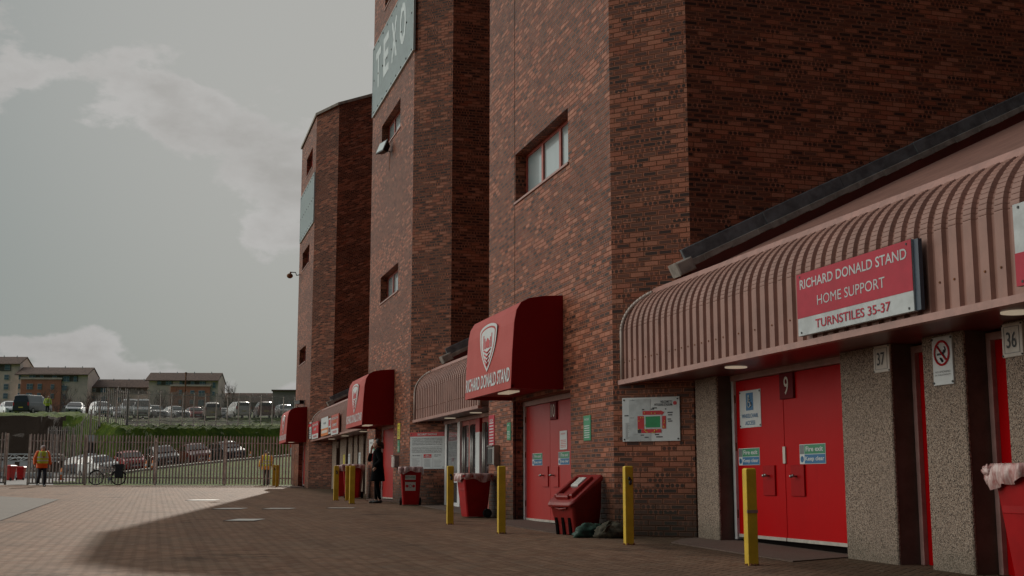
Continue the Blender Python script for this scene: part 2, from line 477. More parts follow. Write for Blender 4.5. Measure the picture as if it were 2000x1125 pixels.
CLAD = plain('dusty_pink_coated_steel', (.29, .155, .125), .45, var=.13, scale=2.5, dirt=.25, spec=.3)
CLAD_TRIM = plain('pink_trim_steel', (.34, .175, .145), .4, var=.15, scale=5, dirt=.3)
CLAD_PALE = plain('pale_end_trim', (.50, .42, .38), .4, dirt=.2)
LEAD = plain('weathered_lead', (.13, .15, .165), .5, metal=.1, var=.4, scale=5, bmp=.2, bscale=12)
STONE = plain('grey_coping_stone', (.30, .27, .24), .8, var=.3, scale=5)
FRAME_PINK = plain('faded_frame_paint', (.38, .22, .20), .5, dirt=.35)
FRAME_WHITE = plain('white_frame_paint', (.60, .60, .60), .45, var=.08, dirt=.15)
KICK = plain('steel_weather_bar', (.42, .38, .34), .5, dirt=.5)
YELLOW = plain('yellow_bollard_paint', (.62, .40, .02), .45, var=.12, scale=5, bmp=.35, bscale=30, dirt=.22)
RUST = plain('rust', (.16, .06, .02), .9, var=.4)
DARK = plain('dark_void', (.006, .004, .004), .9, spec=.05)
BLACK = plain('black_plastic', (.018, .018, .02), .5)
STEEL = plain('dull_steel', (.35, .34, .33), .35, metal=.9)
GALV = plain('weathered_galvanised_steel', (.46, .39, .36), .5, metal=.0, var=.25, scale=5)
WHITE = plain('white_board', (.58, .61, .62), .4, var=.04, dirt=.08)
OFFWHITE = plain('off_white_plate', (.55, .50, .45), .5, var=.1, dirt=.3)
SIGN_RED = plain('sign_red', (.40, .022, .045), .45, var=.08, spec=.2)
SIGN_CRIMSON = plain('sign_crimson', (.50, .012, .02), .4, var=.08)
SIGN_GREEN = plain('sign_green', (.02, .22, .10), .4, var=.08)
SIGN_BLUE = plain('sign_blue', (.01, .13, .30), .4, var=.08)
SIGN_ORANGE = plain('sign_orange', (.62, .17, .02), .4, var=.08)
SIGN_YELLOW = plain('sign_yellow', (.62, .52, .05), .4)
SIGN_GREY = plain('sign_pale_grey', (.43, .46, .47), .45)
INK = plain('sign_ink', (.02, .022, .028), .5)
INK_GREY = plain('faint_ink', (.16, .17, .18), .5)
PITCH = plain('pitch_green', (.005, .23, .075), .5)
PANEL_BLUE = plain('pale_blue_profiled_sheet', (.44, .52, .54), .45, var=.06, dirt=.12)
PANEL_TEXT = plain('pale_sheet_lettering', (.52, .60, .62), .45)
WIN_RED = plain('red_window_frame', (.36, .065, .045), .45)
def glass_mat(name, c=(.02, .03, .035), rough=.08):
    m, nt, b = new_mat(name)
    setc(nt, b, mix(nt, noise_n(nt, coords(nt), 1.5, 3), c, tuple(q * 1.3 for q in c)))
    b.inputs['Roughness'].default_value = rough; b.inputs['Specular IOR Level'].default_value = .9
    b.inputs['Coat Weight'].default_value = 1; b.inputs['Coat Roughness'].default_value = .05
    return m
GLASS = glass_mat('dark_glass'); GLASS_PALE = glass_mat('obscured_window_glass', (.26, .32, .335), .25)
CARGLASS = glass_mat('car_glass', (.02, .024, .028), .05)
def emit_mat(name, c, st):
    m, nt, b = new_mat(name); b.inputs['Base Color'].default_value = (*c, 1)
    b.inputs['Emission Color'].default_value = (*c, 1); b.inputs['Emission Strength'].default_value = st; return m
LAMP = emit_mat('lit_soffit_lamp', (.8, .68, .5), .30)
def film_mat():
    m, nt, b = new_mat('clear_bin_liner'); o = coords(nt)
    x, y, z = sep(nt, o); n = noise_n(nt, comb(nt, x * 30, y * 30, z * 7), 1, 4, .6, .8)
    setc(nt, b, mix(nt, n.step(.3, .7), (.40, .16, .15), (.60, .46, .44)))
    b.inputs['Roughness'].default_value = .28; b.inputs['Coat Weight'].default_value = .4
    bump(nt, b, n, .6, .012); return m
LINER = film_mat()
BIN_RED = plain('red_bin_plastic', (.33, .004, .006), .45, var=.12, scale=4, bmp=.12, bscale=120, spec=.25)
BIN_DARKRED = plain('darker_red_bin_plastic', (.25, .014, .012), .35, var=.12, scale=5, bmp=.1, bscale=90)
SKIN = plain('skin', (.42, .24, .17), .55, var=.06)
COATM = plain('black_wool_coat', (.0035, .0035, .0045), .95, bmp=.2, spec=.1)
HAIR = plain('dark_brown_hair', (.018, .011, .008), .5, bmp=.4, bscale=90)
HIVIS_Y = plain('yellow_hi_vis', (.58, .70, .06), .6, var=.12, scale=10, bmp=.3, bscale=14)
HIVIS_O = plain('orange_hi_vis', (.85, .13, .008), .6, var=.12, scale=10, bmp=.3, bscale=14)
HIVIS_A = plain('amber_hi_vis', (.70, .32, .02), .6, var=.12, scale=10, bmp=.3, bscale=14)
REFLECT = plain('reflective_tape', (.62, .62, .60), .3)
NAVY = plain('navy_trousers', (.012, .017, .03), .7)
SHOE = plain('black_shoes', (.01, .01, .01), .4)
HAT = plain('pale_grey_hat', (.5, .42, .42), .8)
CREAM = plain('cream_render', (.86, .68, .61), .8, var=.1, scale=.5)
SALMON = plain('salmon_render', (.62, .24, .16), .8, var=.08, scale=.4)
CHAR = plain('dark_grey_boarding', (.17, .14, .13), .7, var=.2, scale=1)
ROOFT = plain('brown_concrete_tiles', (.16, .10, .08), .8, var=.3, scale=2, bmp=.6, bscale=6)
HOUSEGLASS = glass_mat('house_window_glass', (.16, .22, .26), .12)
BARK = plain('bare_branch_bark', (.13, .085, .065), .9, var=.3, scale=3)
TYRE = plain('tyre_rubber', (.016, .016, .016), .85)
CONE = plain('orange_cone_plastic', (.80, .22, .03), .5)
GREENSACK = plain('green_woven_sack', (.012, .05, .035), .6, var=.4, scale=14, bmp=.8, bscale=22)
BROWNSACK = plain('brown_mesh_sack', (.05, .042, .024), .8, var=.5, scale=16, bmp=.9, bscale=26)
SIDEWALL = plain('rusty_sign_edge', (.05, .07, .10), .5)
MANHOLE = plain('galvanised_cover', (.52, .50, .46), .45, var=.2, scale=8, bmp=.4, bscale=40)
# ------------------------------------------------------------------ ground
def sheet(name, poly_or_grid, mat, dz=0.0, kind='structure', step=1.0):
    """flat sheet that follows the slope of the site; poly_or_grid = (x0,x1,y0,y1) or list of corner points"""
    mb = MB()
    if isinstance(poly_or_grid[0], (int, float)):
        x0, x1, y0, y1 = poly_or_grid
        nx = max(1, int((x1 - x0) / step)); ny = max(1, int((y1 - y0) / step))
        i0 = 0
        for j in range(ny + 1):
            for i in range(nx + 1):
                x = x0 + (x1 - x0) * i / nx; y = y0 + (y1 - y0) * j / ny
                mb.v.append((x, y, G(x, y) + dz))
        for j in range(ny):
            for i in range(nx):
                a = j * (nx + 1) + i; ids = (a, a + 1, a + nx + 2, a + nx + 1)
                mb.f.append(ids); mb.m.append(0); mb.uv += [(mb.v[k][0], mb.v[k][1]) for k in ids]
    else:
        mb.poly([(x, y, G(x, y) + dz) for x, y in poly_or_grid])
    o = mb.build(name, mat, None); tag(o, kind=kind); return o
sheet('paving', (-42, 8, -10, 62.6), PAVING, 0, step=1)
sheet('asphalt_patch', [(-2.66, 24.7), (-2.64, 39.2), (-4.6, 42.8), (-14, 46), (-20, 30), (-9, 20)], ASPHALT, .010)
def pad(pts, th=.012):
    mb = MB(); n = len(pts)
    t = [(x, y, G(x, y) + th) for x, y in pts]; b_ = [(x, y, G(x, y) - .1) for x, y in pts]
    mb.loft([b_, t]); o = mb.build('concrete_pad', CONCRETE, None, fixn=True); tag(o, kind='structure')
pad([(6.55, 15.4), (7.0, 16.1), (7.3, 16.3), (7.62, 16.3), (7.62, 12.4), (7.3, 12.4), (6.5, 12.05)])
pad([(5.75, 21.0), (6.3, 22.55), (6.72, 22.6), (6.72, 19.2), (6.46, 19.15), (5.8, 17.9)])
pad([(5.9, 35.2), (6.2, 37.9), (6.72, 37.9), (6.72, 34.9), (6.46, 34.8)])
pad([(6.5, 31.6), (7.3, 31.6), (7.3, 25.3), (6.46, 25.3), (6.3, 26.5)])
pad([(5.6, 59.4), (6.5, 59.4), (6.5, 55.8), (5.8, 55.8)], .03)

# manhole covers and drain
def manhole(x0, x1, y0, y1, label, grp='metal covers let into the paving'):
    r = thing('manhole_cover', label, 'manhole cover', ((x0 + x1) / 2, (y0 + y1) / 2, G((x0 + x1) / 2, (y0 + y1) / 2)), R(-16), grp)
    w, h = (x1 - x0) / 2, (y1 - y0) / 2
    part('cover_plate', MB().bbox(WORLD, -w, w, -h, h, -.03, .005, .002), MANHOLE, r)
    m = MB()
    for s in (-1, 1):
        m.wbox(-w - .03, w + .03, s * h - (.03 if s < 0 else -.002), s * h + (.03 if s > 0 else -.002), -.03, .004)
        m.wbox(s * w - (.03 if s < 0 else -.002), s * w + (.03 if s > 0 else -.002), -h, h, -.03, .004)
    part('rim', m, BLACK, r)
manhole(1.46, 1.98, 23.5, 24.85, 'large pale rectangular cover, nearest to the camera of the metal covers')
manhole(1.50, 2.10, 29.9, 31.1, 'pale cover lying left of its twin, just inside the edge of the shade')
manhole(2.60, 3.22, 29.7, 30.7, 'pale cover in the shade, rightmost of the two in the middle row')
manhole(1.05, 1.80, 37.4, 38.4, 'thin pale cover lying in the sunlit paving beyond the shade')
manhole(4.05, 4.65, 29.9, 30.5, 'dull cover in the shade nearest to the woman on the phone')

# ------------------------------------------------------------------ signs
def sign(name, label, cat, fr, u0, u1, v0, v1, th, mat, items=(), group=None, off=0.0, bolts=True, side=None):
    mb = MB()
    fr = Fr(fr.p(0, 0, off), fr.u, fr.v)
    mb.bbox(fr, u0, u1, v0, v1, 0, th, min(.004, th * .4))
    o = mb.build(name, mat); tag(o, label, cat, group)
    W, H = u1 - u0, v1 - v0; lay = th + .0025; by = {}
    for it in items:
        k = it[0]
        if k == 'b':
            key = ('panel', it[5]); mb = by.setdefault(key, MB())
            mb.box(fr, u0 + W * it[1], u0 + W * it[2], v0 + H * it[3], v0 + H * it[4], th - .001, lay)
        elif k == 't':
            key = ('lettering', it[6], len(by)); mb = by.setdefault(key, MB())
            letters(mb, fr, it[1], u0 + W * it[2], u0 + W * it[3], v0 + H * it[4], v0 + H * it[5], lay + .0025, bold=it[7] if len(it) > 7 else .012)
        elif k == 'd':      # disc: cu, cv, r (fraction of height), mat, name
            key = (it[5], it[4]); mb = by.setdefault(key, MB())
            mb.disc(fr, u0 + W * it[1], v0 + H * it[2], H * it[3], th - .001, lay + (it[6] if len(it) > 6 else 0), sv=1)
        elif k == 'p':      # polygon in fractions
            key = (it[3], it[2]); mb = by.setdefault(key, MB())
            z = lay + (it[4] if len(it) > 4 else 0)
            mb.poly([fr.p(u0 + W * a, v0 + H * b, z) for a, b in it[1]])
    for ky, mb in by.items(): mb.build(ky[0], ky[1], o)
    if bolts:
        mb = MB()
        for a in (.035, .965):
            for b in (.05, .95): mb.disc(fr, u0 + W * a, v0 + H * b, min(.012, H * .03), th - .001, lay + .004, 8)
        mb.build('fixing', BLACK, o)
    return o

# ------------------------------------------------------------------ windows and doors
def window(root, X, y0, y1, z0, z1, panes, glass, depth=.22):
    fr = FX(X + depth)
    m = MB(); f = .055
    m.box(fr, -y1, -y0, z1 - f, z1, -.05, 0); m.box(fr, -y1, -y0, z0, z0 + f, -.05, 0)
    m.box(fr, -y1, -y1 + f, z0 + f, z1 - f, -.05, 0); m.box(fr, -y0 - f, -y0, z0 + f, z1 - f, -.05, 0)
    step = (y1 - y0 - f) / panes
    for i in range(1, panes):
        c = -y1 + f / 2 + step * i; m.box(fr, c - .05, c + .05, z0 + f, z1 - f, -.048, .012)
    w_ = m.build('window', WIN_RED, root)
    for i in range(panes):
        a = -y1 + f / 2 + step * i + .05; b_ = -y1 + f / 2 + step * (i + 1) - .05
        MB().box(fr, a - .02, b_ + .02, z0 + f - .01, z1 - f + .01, -.04, -.02).build('pane', glass, w_)
    MB().box(FX(X), -y1 - .03, -y0 + .03, z0 - .035, z0 + .004, -depth + .0, .025).build('sill', CLAD_TRIM, w_)

def handle(root, fr, u, v):
    MB().tube([fr.p(u, v, 0), fr.p(u, v, .06)], .012, 8).ball(fr.p(u - .03, v, .065), .022).ball(fr.p(u + .015, v + .01, .06), .016).build('handle', STEEL, root, smooth=True)

def double_door(root, X, y0, y1, seam, z0, z1, leafmat, jamb, lintel, panels=(), recess_top=None, brace=False):
    fr = FX(X)
    MB().box(fr, -y1, -y1 + .07, z0 - .03, z1, -.06, .035).build('door_jamb', jamb, root)
    MB().box(fr, -y0 - .07, -y0, z0 - .03, z1, -.06, .035).build('door_jamb', jamb, root)
    MB().box(fr, -y1, -y0, z1, z1 + .085, -.06, .05).build('lintel', lintel, root)
    for a, b_, side in ((-y1 + .072, -seam - .006, 0), (-seam + .006, -y0 - .072, 1)):
        l = MB().bbox(fr, a, b_, z0, z1 - .005, -.045, 0, .004).build('door_leaf', leafmat, root)
        MB().box(fr, a + .005, b_ - .005, z0 + .002, z0 + .042, -.002, .012).build('weather_bar', KICK, l)
        for (pu0, pu1, pz0, pz1, hu, hv) in [p for p in panels if a <= -p[1] <= b_]:
            MB().bbox(fr, -pu1, -pu0, pz0, pz1, -.002, .022, .003).build('lock_panel', RED_PANEL if leafmat is RED else leafmat, l)
            handle(l, Fr(fr.p(0, 0, .02), fr.u, fr.v), -hu, hv)
        if brace:
            s = -1 if side == 0 else 1; uu = a if side == 0 else b_; q = .28
            pts = [fr.p(uu - s * 0.0, z1 - .75, .0), fr.p(uu - s * q, z1 - .1, .0)]
            MB().tube(pts, .004, 6).build('seam_bead', RED_PANEL, l)
        hm = MB()
        for hz in (z0 + .25, (z0 + z1) / 2 + .1, z1 - .3):
            uh = a - .012 if side == 0 else b_ + .012
            hm.tube([fr.p(uh, hz, .016), fr.p(uh, hz + .11, .016)], .014, 8)
        hm.build('hinge', RUST, l)
    MB().box(fr, -y1 + .05, -y0 - .05, z0 - .2, z0 - .006, -.5, -.05).build('threshold_gap', DARK, root)

# ------------------------------------------------------------------ brick towers
FACX = 6.45; CH = .885
def crest(root, fr, cu, cv, w_, h_, n):
    def shield(k, e=0):
        pts = []
        for i in range(25):
            t = i / 24; a = pi * t
            pts.append((-cos(a) * w_ / 2 * k, (.30 * h_ + sin(a) * .12 * h_) * k))
        for i in range(1, 24):
            t = i / 24; u = w_ / 2 * k * (1 - t ** 2.2); v = (.30 - .80 * t) * h_ * k; pts.append((u, v))
        pts.append((0, -.5 * h_ * k))
        for i in range(23, 0, -1):
            t = i / 24; u = -w_ / 2 * k * (1 - t ** 2.2); v = (.30 - .80 * t) * h_ * k; pts.append((u, v))
        return [fr.p(cu + a_, cv + b_, n + e) for a_, b_ in pts]
    def extr(k, e):
        q = shield(k, e); q0 = shield(k, -.004); return MB().loft([q0[::-1], q[::-1]], cap0=False)
    c = extr(1.0, .004).build('crest', WHITE, root, fixn=True)
    extr(.88, .006).build('crest_ring', RED_FRONT, c, fixn=True)
    extr(.80, .008).build('crest_field', WHITE, c, fixn=True)
    m = MB()
    for i in range(3):
        k = 1 - i * .28; a = w_ * .26 * k; t = .05 * h_
        m.box(fr, cu - a, cu - a + .05, cv - .05 * h_, cv + .22 * h_ * k, n, n + .011 + i * .001)
        m.box(fr, cu + a - .05, cu + a, cv - .05 * h_, cv + .22 * h_ * k, n, n + .011 + i * .001)
    for i in range(4): m.tube([fr.p(cu - w_ * .2 + i * .05, cv - (.08 + .08 * i) * h_, n + .01), fr.p(cu, cv - (.14 + .08 * i) * h_, n + .01), fr.p(cu + w_ * .2 - i * .05, cv - (.08 + .08 * i) * h_, n + .01)], .015, 5)
    m.disc(fr, cu, cv + .05 * h_, .10 * h_, n, n + .012)
    m.build('crest_mark', SIGN_CRIMSON, c)

def hood(root, y0, y1, z0, light=True):
    prof = [(5.55, z0), (5.575, z0 + .6), (5.61, z0 + 1.1), (5.65, z0 + 1.3), (5.73, z0 + 1.43), (5.86, z0 + 1.5), (6.1, z0 + 1.545), (6.449, z0 + 1.57)]
    loop = prof + [(6.449, z0 + .06), (5.62, z0 + .06)]
    m = MB()
    m.loft([[(x, y, z) for x, z in loop] for y in (y0, y1)])
    m.wbox(5.55, 5.62, y0, y1, z0, z0 + .06); m.wbox(5.62, 6.449, y0, y0 + .05, z0, z0 + .06); m.wbox(5.62, 6.449, y1 - .05, y1, z0, z0 + .06)
    h = m.build('hood', RED_DEEP, root, fixn=True)
    f = MB(); pr = prof[:6]
    a = [(x - .006, y0 + .01, z) for x, z in pr]; b_ = [(x - .006, y1 - .01, z) for x, z in pr]
    c = [(x + .01, y1 - .01, z) for x, z in pr]; d_ = [(x + .01, y0 + .01, z) for x, z in pr]
    f.loft([[a[i], b_[i], c[i], d_[i]] for i in range(len(pr))])
    ff = f.build('front_panel', RED_FRONT, h, fixn=True)
    fr = Fr((5.542, 0, z0), (0, -1, 0), (.025, 0, .6))
    cu = -(y0 + y1) / 2; hw = (y1 - y0) / 2
    letters(MB(), fr, 'RICHARD DONALD STAND', cu - hw * .95, cu + hw * .95, .12, .36, .006, bold=.02).build('lettering', WHITE, ff)
    crest(ff, fr, cu, .86, 1.15, .92, .006)
    if light:
        MB().wbox(5.85, 6.05, (y0 + y1) / 2 - .35, (y0 + y1) / 2 + .35, z0 + .03, z0 + .055).build('soffit_light', LAMP, h)

def tower(label, Ya, Yb, ztop, windows, door, hoodspec, xback=24, coping=None, rise=0.0):
    def lift(m):
        if rise: m.v = [(x, y, z + rise * (x - FACX)) if z > ztop - .02 else (x, y, z) for x, y, z in m.v]
        return m
    root = thing('brick_tower', label, 'tower', (FACX, (Ya + Yb) / 2, G(FACX, (Ya + Yb) / 2)), 0, 'brick towers of the stand')
    P = [(FACX, Yb), (FACX, Ya), (FACX + CH, Ya - CH), (xback, Ya - CH), (xback, Yb + CH), (FACX + CH, Yb + CH)]
    z0 = G(FACX, Ya) - .4
    for i in range(6):
        a, b_ = Vector((*P[i], 0)), Vector((*P[(i + 1) % 6], 0)); L = (b_ - a).length
        fr = Fr(a, b_ - a)
        m = MB(); holes = []
        if i == 0:
            holes = [(Yb - w_[1], Yb - w_[0], w_[2], w_[3], .22) for w_ in windows] + [(Yb - door[1], Yb - door[0], z0 + .01, door[3], door[4])]
        m.wall(fr, 0, L, z0, ztop, holes)
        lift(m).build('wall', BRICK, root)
    lift(MB().loft([[(x, y, ztop - .01) for x, y in P[::-1]], [(x, y, ztop) for x, y in P[::-1]]])).build('roof', LEAD, root, fixn=True)
    if coping:
        cx, cy = (FACX + xback) / 2, (Ya + Yb) / 2; m = MB()
        def out(q, e): return [(x + (-e if x < cx else e), y + (-e if y < cy else e)) for x, y in q]
        lo, hi = out(P, -.1), out(P, .07)
        for i in range(6):
            j = (i + 1) % 6
            m.loft([[(*lo[i], ztop), (*hi[i], ztop), (*hi[i], ztop + .12), (*lo[i], ztop + .16)], [(*lo[j], ztop), (*hi[j], ztop), (*hi[j], ztop + .12), (*lo[j], ztop + .16)]])
        lift(m).build('coping', coping, root, fixn=True)
    for w_ in windows: window(root, FACX, *w_[:4], w_[4], w_[5])
    y0, y1, dz0, dz1, dep, seam, panels = door
    fr = FX(FACX + dep)
    MB().box(fr, -y1, -y0, dz1 - .001, dz1 + .0, -.1, 0)
    double_door(root, FACX + dep - .01, y0, y1, seam, dz0, dz1 - .09, RED10, FRAME_WHITE, FRAME_PINK, panels)
    if hoodspec: hood(root, *hoodspec)
    return root

T3 = tower('nearest brick tower with the tall three-pane window over red door 10', 17.22, 24.37, 21.0,
      [(19.22, 22.42, 6.27, 7.22, 3, GLASS_PALE), (19.22, 22.42, 11.0, 11.95, 3, GLASS_PALE)],
      (19.19, 22.59, .285, 2.47, .25, 21.05, [(21.13, 21.46, .90, 1.26, 21.36, 1.10), (20.54, 20.85, .90, 1.25, 20.76, 1.10)]), (19.55, 22.70, 2.50))
MB().box(FX(FACX), -22.47, -22.45, 0, 21, -.01, .003).build('movement_joint', DARK, T3)
T2 = tower('middle brick tower with a large pale lettered panel high up', 32.5, 39.4, 21.0,
      [(34.5, 37.6, 11.15, 12.03, 3, GLASS_PALE), (34.5, 37.4, 6.35, 7.17, 3, GLASS_PALE), (34.5, 37.4, 15.8, 16.65, 3, GLASS_PALE)],
      (34.85, 37.9, .48, 2.62, .25, 35.85, [(35.3, 35.62, 1.1, 1.5, 35.5, 1.3)]), (34.85, 37.9, 2.565))
T1 = tower('farthest brick tower with visible roof edge against the sky', 55.0, 60.9, 17.40,
      [(56.3, 58.7, 15.35, 16.28, 3, RED10), (56.7, 59.5, 10.95, 11.82, 3, GLASS), (57.1, 59.75, 6.42, 7.16, 3, GLASS)],
      (56.4, 59.0, .80, 2.78, .25, 57.5, [(57.0, 57.2, 1.3, 1.6, 57.1, 1.5)]), (56.0, 59.1, 2.70), coping=STONE, rise=.36, xback=16)

# profiled sheet panels on the towers
def sheet_panel(label, y0, y1, z0, z1, txt):
    m = MB(); n = int((y1 - y0) / .16); fr = FX(FACX)
    for i in range(n):
        a = -y1 + (y1 - y0) * i / n; b_ = -y1 + (y1 - y0) * (i + 1) / n; w_ = b_ - a
        us = [a, a + w_ * .42, a + w_ * .5, a + w_ * .92, b_]; ns = [.05, .05, .025, .025, .05]
        for k in range(4):
            m.poly([fr.p(us[k], z0, ns[k]), fr.p(us[k + 1], z0, ns[k + 1]), fr.p(us[k + 1], z1, ns[k + 1]), fr.p(us[k], z1, ns[k])])
    for v in (z0, z1 - .03): m.box(fr, -y1, -y0, v, v + .03, 0, .06)
    m.box(fr, -y1, -y1 + .03, z0 + .03, z1 - .03, 0, .06); m.box(fr, -y0 - .03, -y0, z0 + .03, z1 - .03, 0, .06)
    o = m.build('profiled_sign_panel', PANEL_BLUE); tag(o, label, 'sign')
    if txt:
        q = MB(); u = -y1 + .62; gap = 1.38
        for ch in txt:
            letters(q, Fr((FACX - .053, 0, 0), fr.u, fr.v), ch, u, u + .92, z0 + .72, z0 + 1.98, 0, bold=.03); u += gap
        q.build('lettering', PANEL_TEXT, o)
    b = MB()
    for i in range(9):
        for v in (z0 + .1, (z0 + z1) / 2, z1 - .1): b.disc(fr, -y1 + .3 + (y1 - y0 - .6) * i / 8, v, .03, .02, .065, 6)
    b.build('fixing', BLACK, o)
sheet_panel('pale blue profiled panel with tall TEXO letters on the middle tower', 32.42, 39.25, 12.77, 15.12, 'TEXO')
sheet_panel('plain pale blue profiled panel halfway up the farthest tower', 55.02, 60.5, 12.48, 14.78, '')

# the stand behind the towers
st = thing('stadium_stand', 'tall brick rear of the stand closing the gaps behind the towers', 'building', (14, 25, 0))
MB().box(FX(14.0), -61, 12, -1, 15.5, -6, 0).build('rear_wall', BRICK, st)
# ------------------------------------------------------------------ low entrance blocks with curved profiled canopies
RR = .62; TH = R(25.6); SLP = math.tan(TH)
def canopy(root, y0, y1, dz, xroof, Ya_next=None, end_near=False, soffit_mat=MAROON, lights=(), backx=7.6, trim=True):
    FXc = 6.56; zs = 3.17 + dz; zf = 2.455 + dz
    prof = [(FXc, zf, -1, 0), (FXc, zs - .02, -1, 0)]
    nb = 14; a0, a1 = pi, pi / 2 + TH
    for i in range(nb):
        for q, off in ((.15, 0), (.44, -.0015), (.5, -.010), (.56, -.0015), (.85, 0)):
            a = a0 + (a1 - a0) * (i + q) / nb; r = RR + off
            prof.append((FXc + RR + r * cos(a), zs + r * sin(a), cos(a), sin(a)))
    prof.append((FXc + RR + RR * cos(a1), zs + RR * sin(a1), cos(a1), sin(a1)))
    pitch = .208; ys = []; k = 0
    y = y0
    while y < y1:
        for f, o in ((0, 0), (.11, 0), (.125, -.038), (.193, -.038)): ys.append((y + f, o))
        y += pitch
    m = MB(); i0 = 0; n = len(prof)
    for yy, o in ys:
        for (x, z, nx, nz) in prof: m.v.append((x + nx * o, min(yy, y1 + .1), z + nz * o))
    for j in range(len(ys) - 1):
        for i in range(n - 1):
            a = j * n + i; m.f.append((a, a + 1, a + n + 1, a + n)); m.m.append(0); m.uv += [(0, 0)] * 4
    cl = m.build('canopy_cladding', CLAD, root)
    # bolts near the lower edge
    b = MB(); y = y0 + .055; kx = 0
    while y < y1:
        if kx % 2 == 0 or random.random() < .6:
            b.disc(FX(FXc), -y, 2.72 + dz + random.uniform(-.004, .004), .011, 0, .008, 6)
        y += pitch; kx += 1
    b.build('bolt', RUST, cl)
    # roof sheet
    xc, zc = prof[-1][0], prof[-1][1]; m = MB(); yy = y0; flip = 0; v = []
    while yy <= y1 + .05:
        o = -.028 if flip % 2 else .0
        m.v += [(xc, yy, zc - .012 + o), (xroof, yy, zc - .012 + o + (xroof - xc) * SLP)]
        flip += 1; yy += .052
    for j in range(len(m.v) // 2 - 1):
        m.f.append((2 * j, 2 * j + 1, 2 * j + 3, 2 * j + 2)); m.m.append(0); m.uv += [(0, 0)] * 4
    m.build('roof_sheet', CLAD, root)
    MB().box(Fr((xc, 0, zc + .012), (0, -1, 0), (SLP, 0, 1)), -y1, -y0, -.045, .045, -.004, .012).build('cap_strip', CLAD_TRIM, root)
    MB().wbox(6.50, 6.60, y0, y1, 2.395 + dz, 2.462 + dz).build('fascia', CLAD_TRIM, root)
    sf = MB().wbox(6.585, backx + .3, y0, y1, 2.425 + dz, 2.445 + dz).build('soffit', soffit_mat, root)
    for ly in lights:
        MB().disc(WORLD, 7.0, ly, .14, 2.412 + dz, 2.428 + dz, 24).build('soffit_light', LAMP, sf)
    if end_near:
        z_ = [(x, z) for x, z, _, _ in prof] + [(9.2, zc + (9.2 - xc) * SLP), (9.2, zf)]
        MB().loft([[(x, yq, z) for x, z in z_] for yq in (y0 - .012, y0 - .004)]).build('end_panel', SOFFIT_GREY, root, fixn=True)
        pts = [(x - .02, y0 - .02, z) for x, z, _, _ in prof]
        MB().tube(pts, .028, 6).build('edge_trim', CLAD_PALE, root, smooth=True)
    if Ya_next is not None and trim:
        pts = [(x - .02, Ya_next - (x - FACX) - .03, z) for x, z, _, _ in prof]
        MB().tube(pts, .028, 6).build('edge_trim', CLAD_PALE, root, smooth=True)
    if Ya_next is not None:
        # lead flashing climbing the side wall of the tower
        yw = Ya_next - CH; zb = zc + (7.335 - xc) * SLP; L = (xroof - 7.335) / cos(TH)
        fr = Fr((7.335, yw, zb), (1, 0, SLP), (-SLP, 0, 1))
        m = MB(); u = .0; k = 0
        while u < L:
            e = min(L, u + 1.45); m.bbox(fr, u + .004, e, .19 + .006 * (k % 2), .40 + .008 * (k % 2), 0, .055 + .006 * (k % 2), .008); u = e; k += 1
        fl = m.build('lead_flashing', LEAD, root)
        m = MB(); u = .05; k = 0
        while u < L:
            e = u + .24; m.bbox(fr, u, e + .02, .115 + (k % 3) * .006, .215, 0, .07 + (k % 2) * .006, .006); u = e; k += 1
        m.build('flashing_step', STONE, fl)
        MB().box(fr, .02, L, -.02, .12, 0, .03).build('back_strip', MAROON, fl)
        m = MB(); m.bbox(fr, -.18, .10, .06, .26, -.2, .085, .02); m.build('stone_stop', STONE, fl, bevel=.01)

def pillar(root, xf, y0, y1, ztop, depth=.5):
    p = MB().wbox(xf + .03, xf + depth, y0 + .003, y1 - .003, -.1, ztop).build('pillar', RENDER, root)
    MB().bbox(FX(xf), -y1, -y0, -.1, ztop - .002, -.03, 0, .012).build('pebble_dash_face', HARL, p)
def gate_door(root, X, y0, y1, z0, z1, mat=RED):
    fr = FX(X)
    f = MB(); f.box(fr, -y1, -y1 + .065, z0, z1, -.08, .03); f.box(fr, -y0 - .065, -y0, z0, z1, -.08, .03); f.box(fr, -y1 + .065, -y0 - .065, z1 - .07, z1, -.08, .03)
    f.build('door_frame', FRAME_PINK, root)
    MB().box(fr, -y1 + .066, -y0 - .066, z0, z1 - .071, -.06, -.02).build('turnstile_door', mat, root)

# block A: nearest, right of door 10
A = thing('entrance_block', 'nearest entrance block with red door 9 under a long curved canopy', 'entrance block', (7.6, 10, .15), 0, 'low entrance blocks between the towers')
canopy(A, 2.0, 17.15, 0, 14.0, 17.22, lights=(14.28, 8.9, 4.5))
MB().box(FX(7.9), -16.32, -2, -.2, 2.45, -.2, 0).build('back_wall', RENDER, A)
for a, b_ in ((15.62, 16.32), (11.40, 12.39), (10.16, 10.82), (8.62, 9.56), (7.35, 7.98), (5.6, 6.7), (3.2, 4.6)): pillar(A, 7.35, a, b_, 2.43)
for a, b_ in ((10.82, 11.40), (9.56, 10.16), (7.98, 8.62), (6.7, 7.35), (4.6, 5.6)): gate_door(A, 7.64, a, b_, .10, 2.40)
double_door(A, 7.6, 12.39, 15.60, 14.2, .262, 2.35, RED, FRAME_WHITE, FRAME_PINK, [(14.45, 14.77, .82, 1.20, 14.6, 1.07), (13.70, 14.03, .82, 1.20, 13.88, 1.06)], brace=True)
MB().box(FX(7.6), -14.225, -14.16, 1.22, 1.43, 0, .018).build('door_edge_plate', OFFWHITE, A)

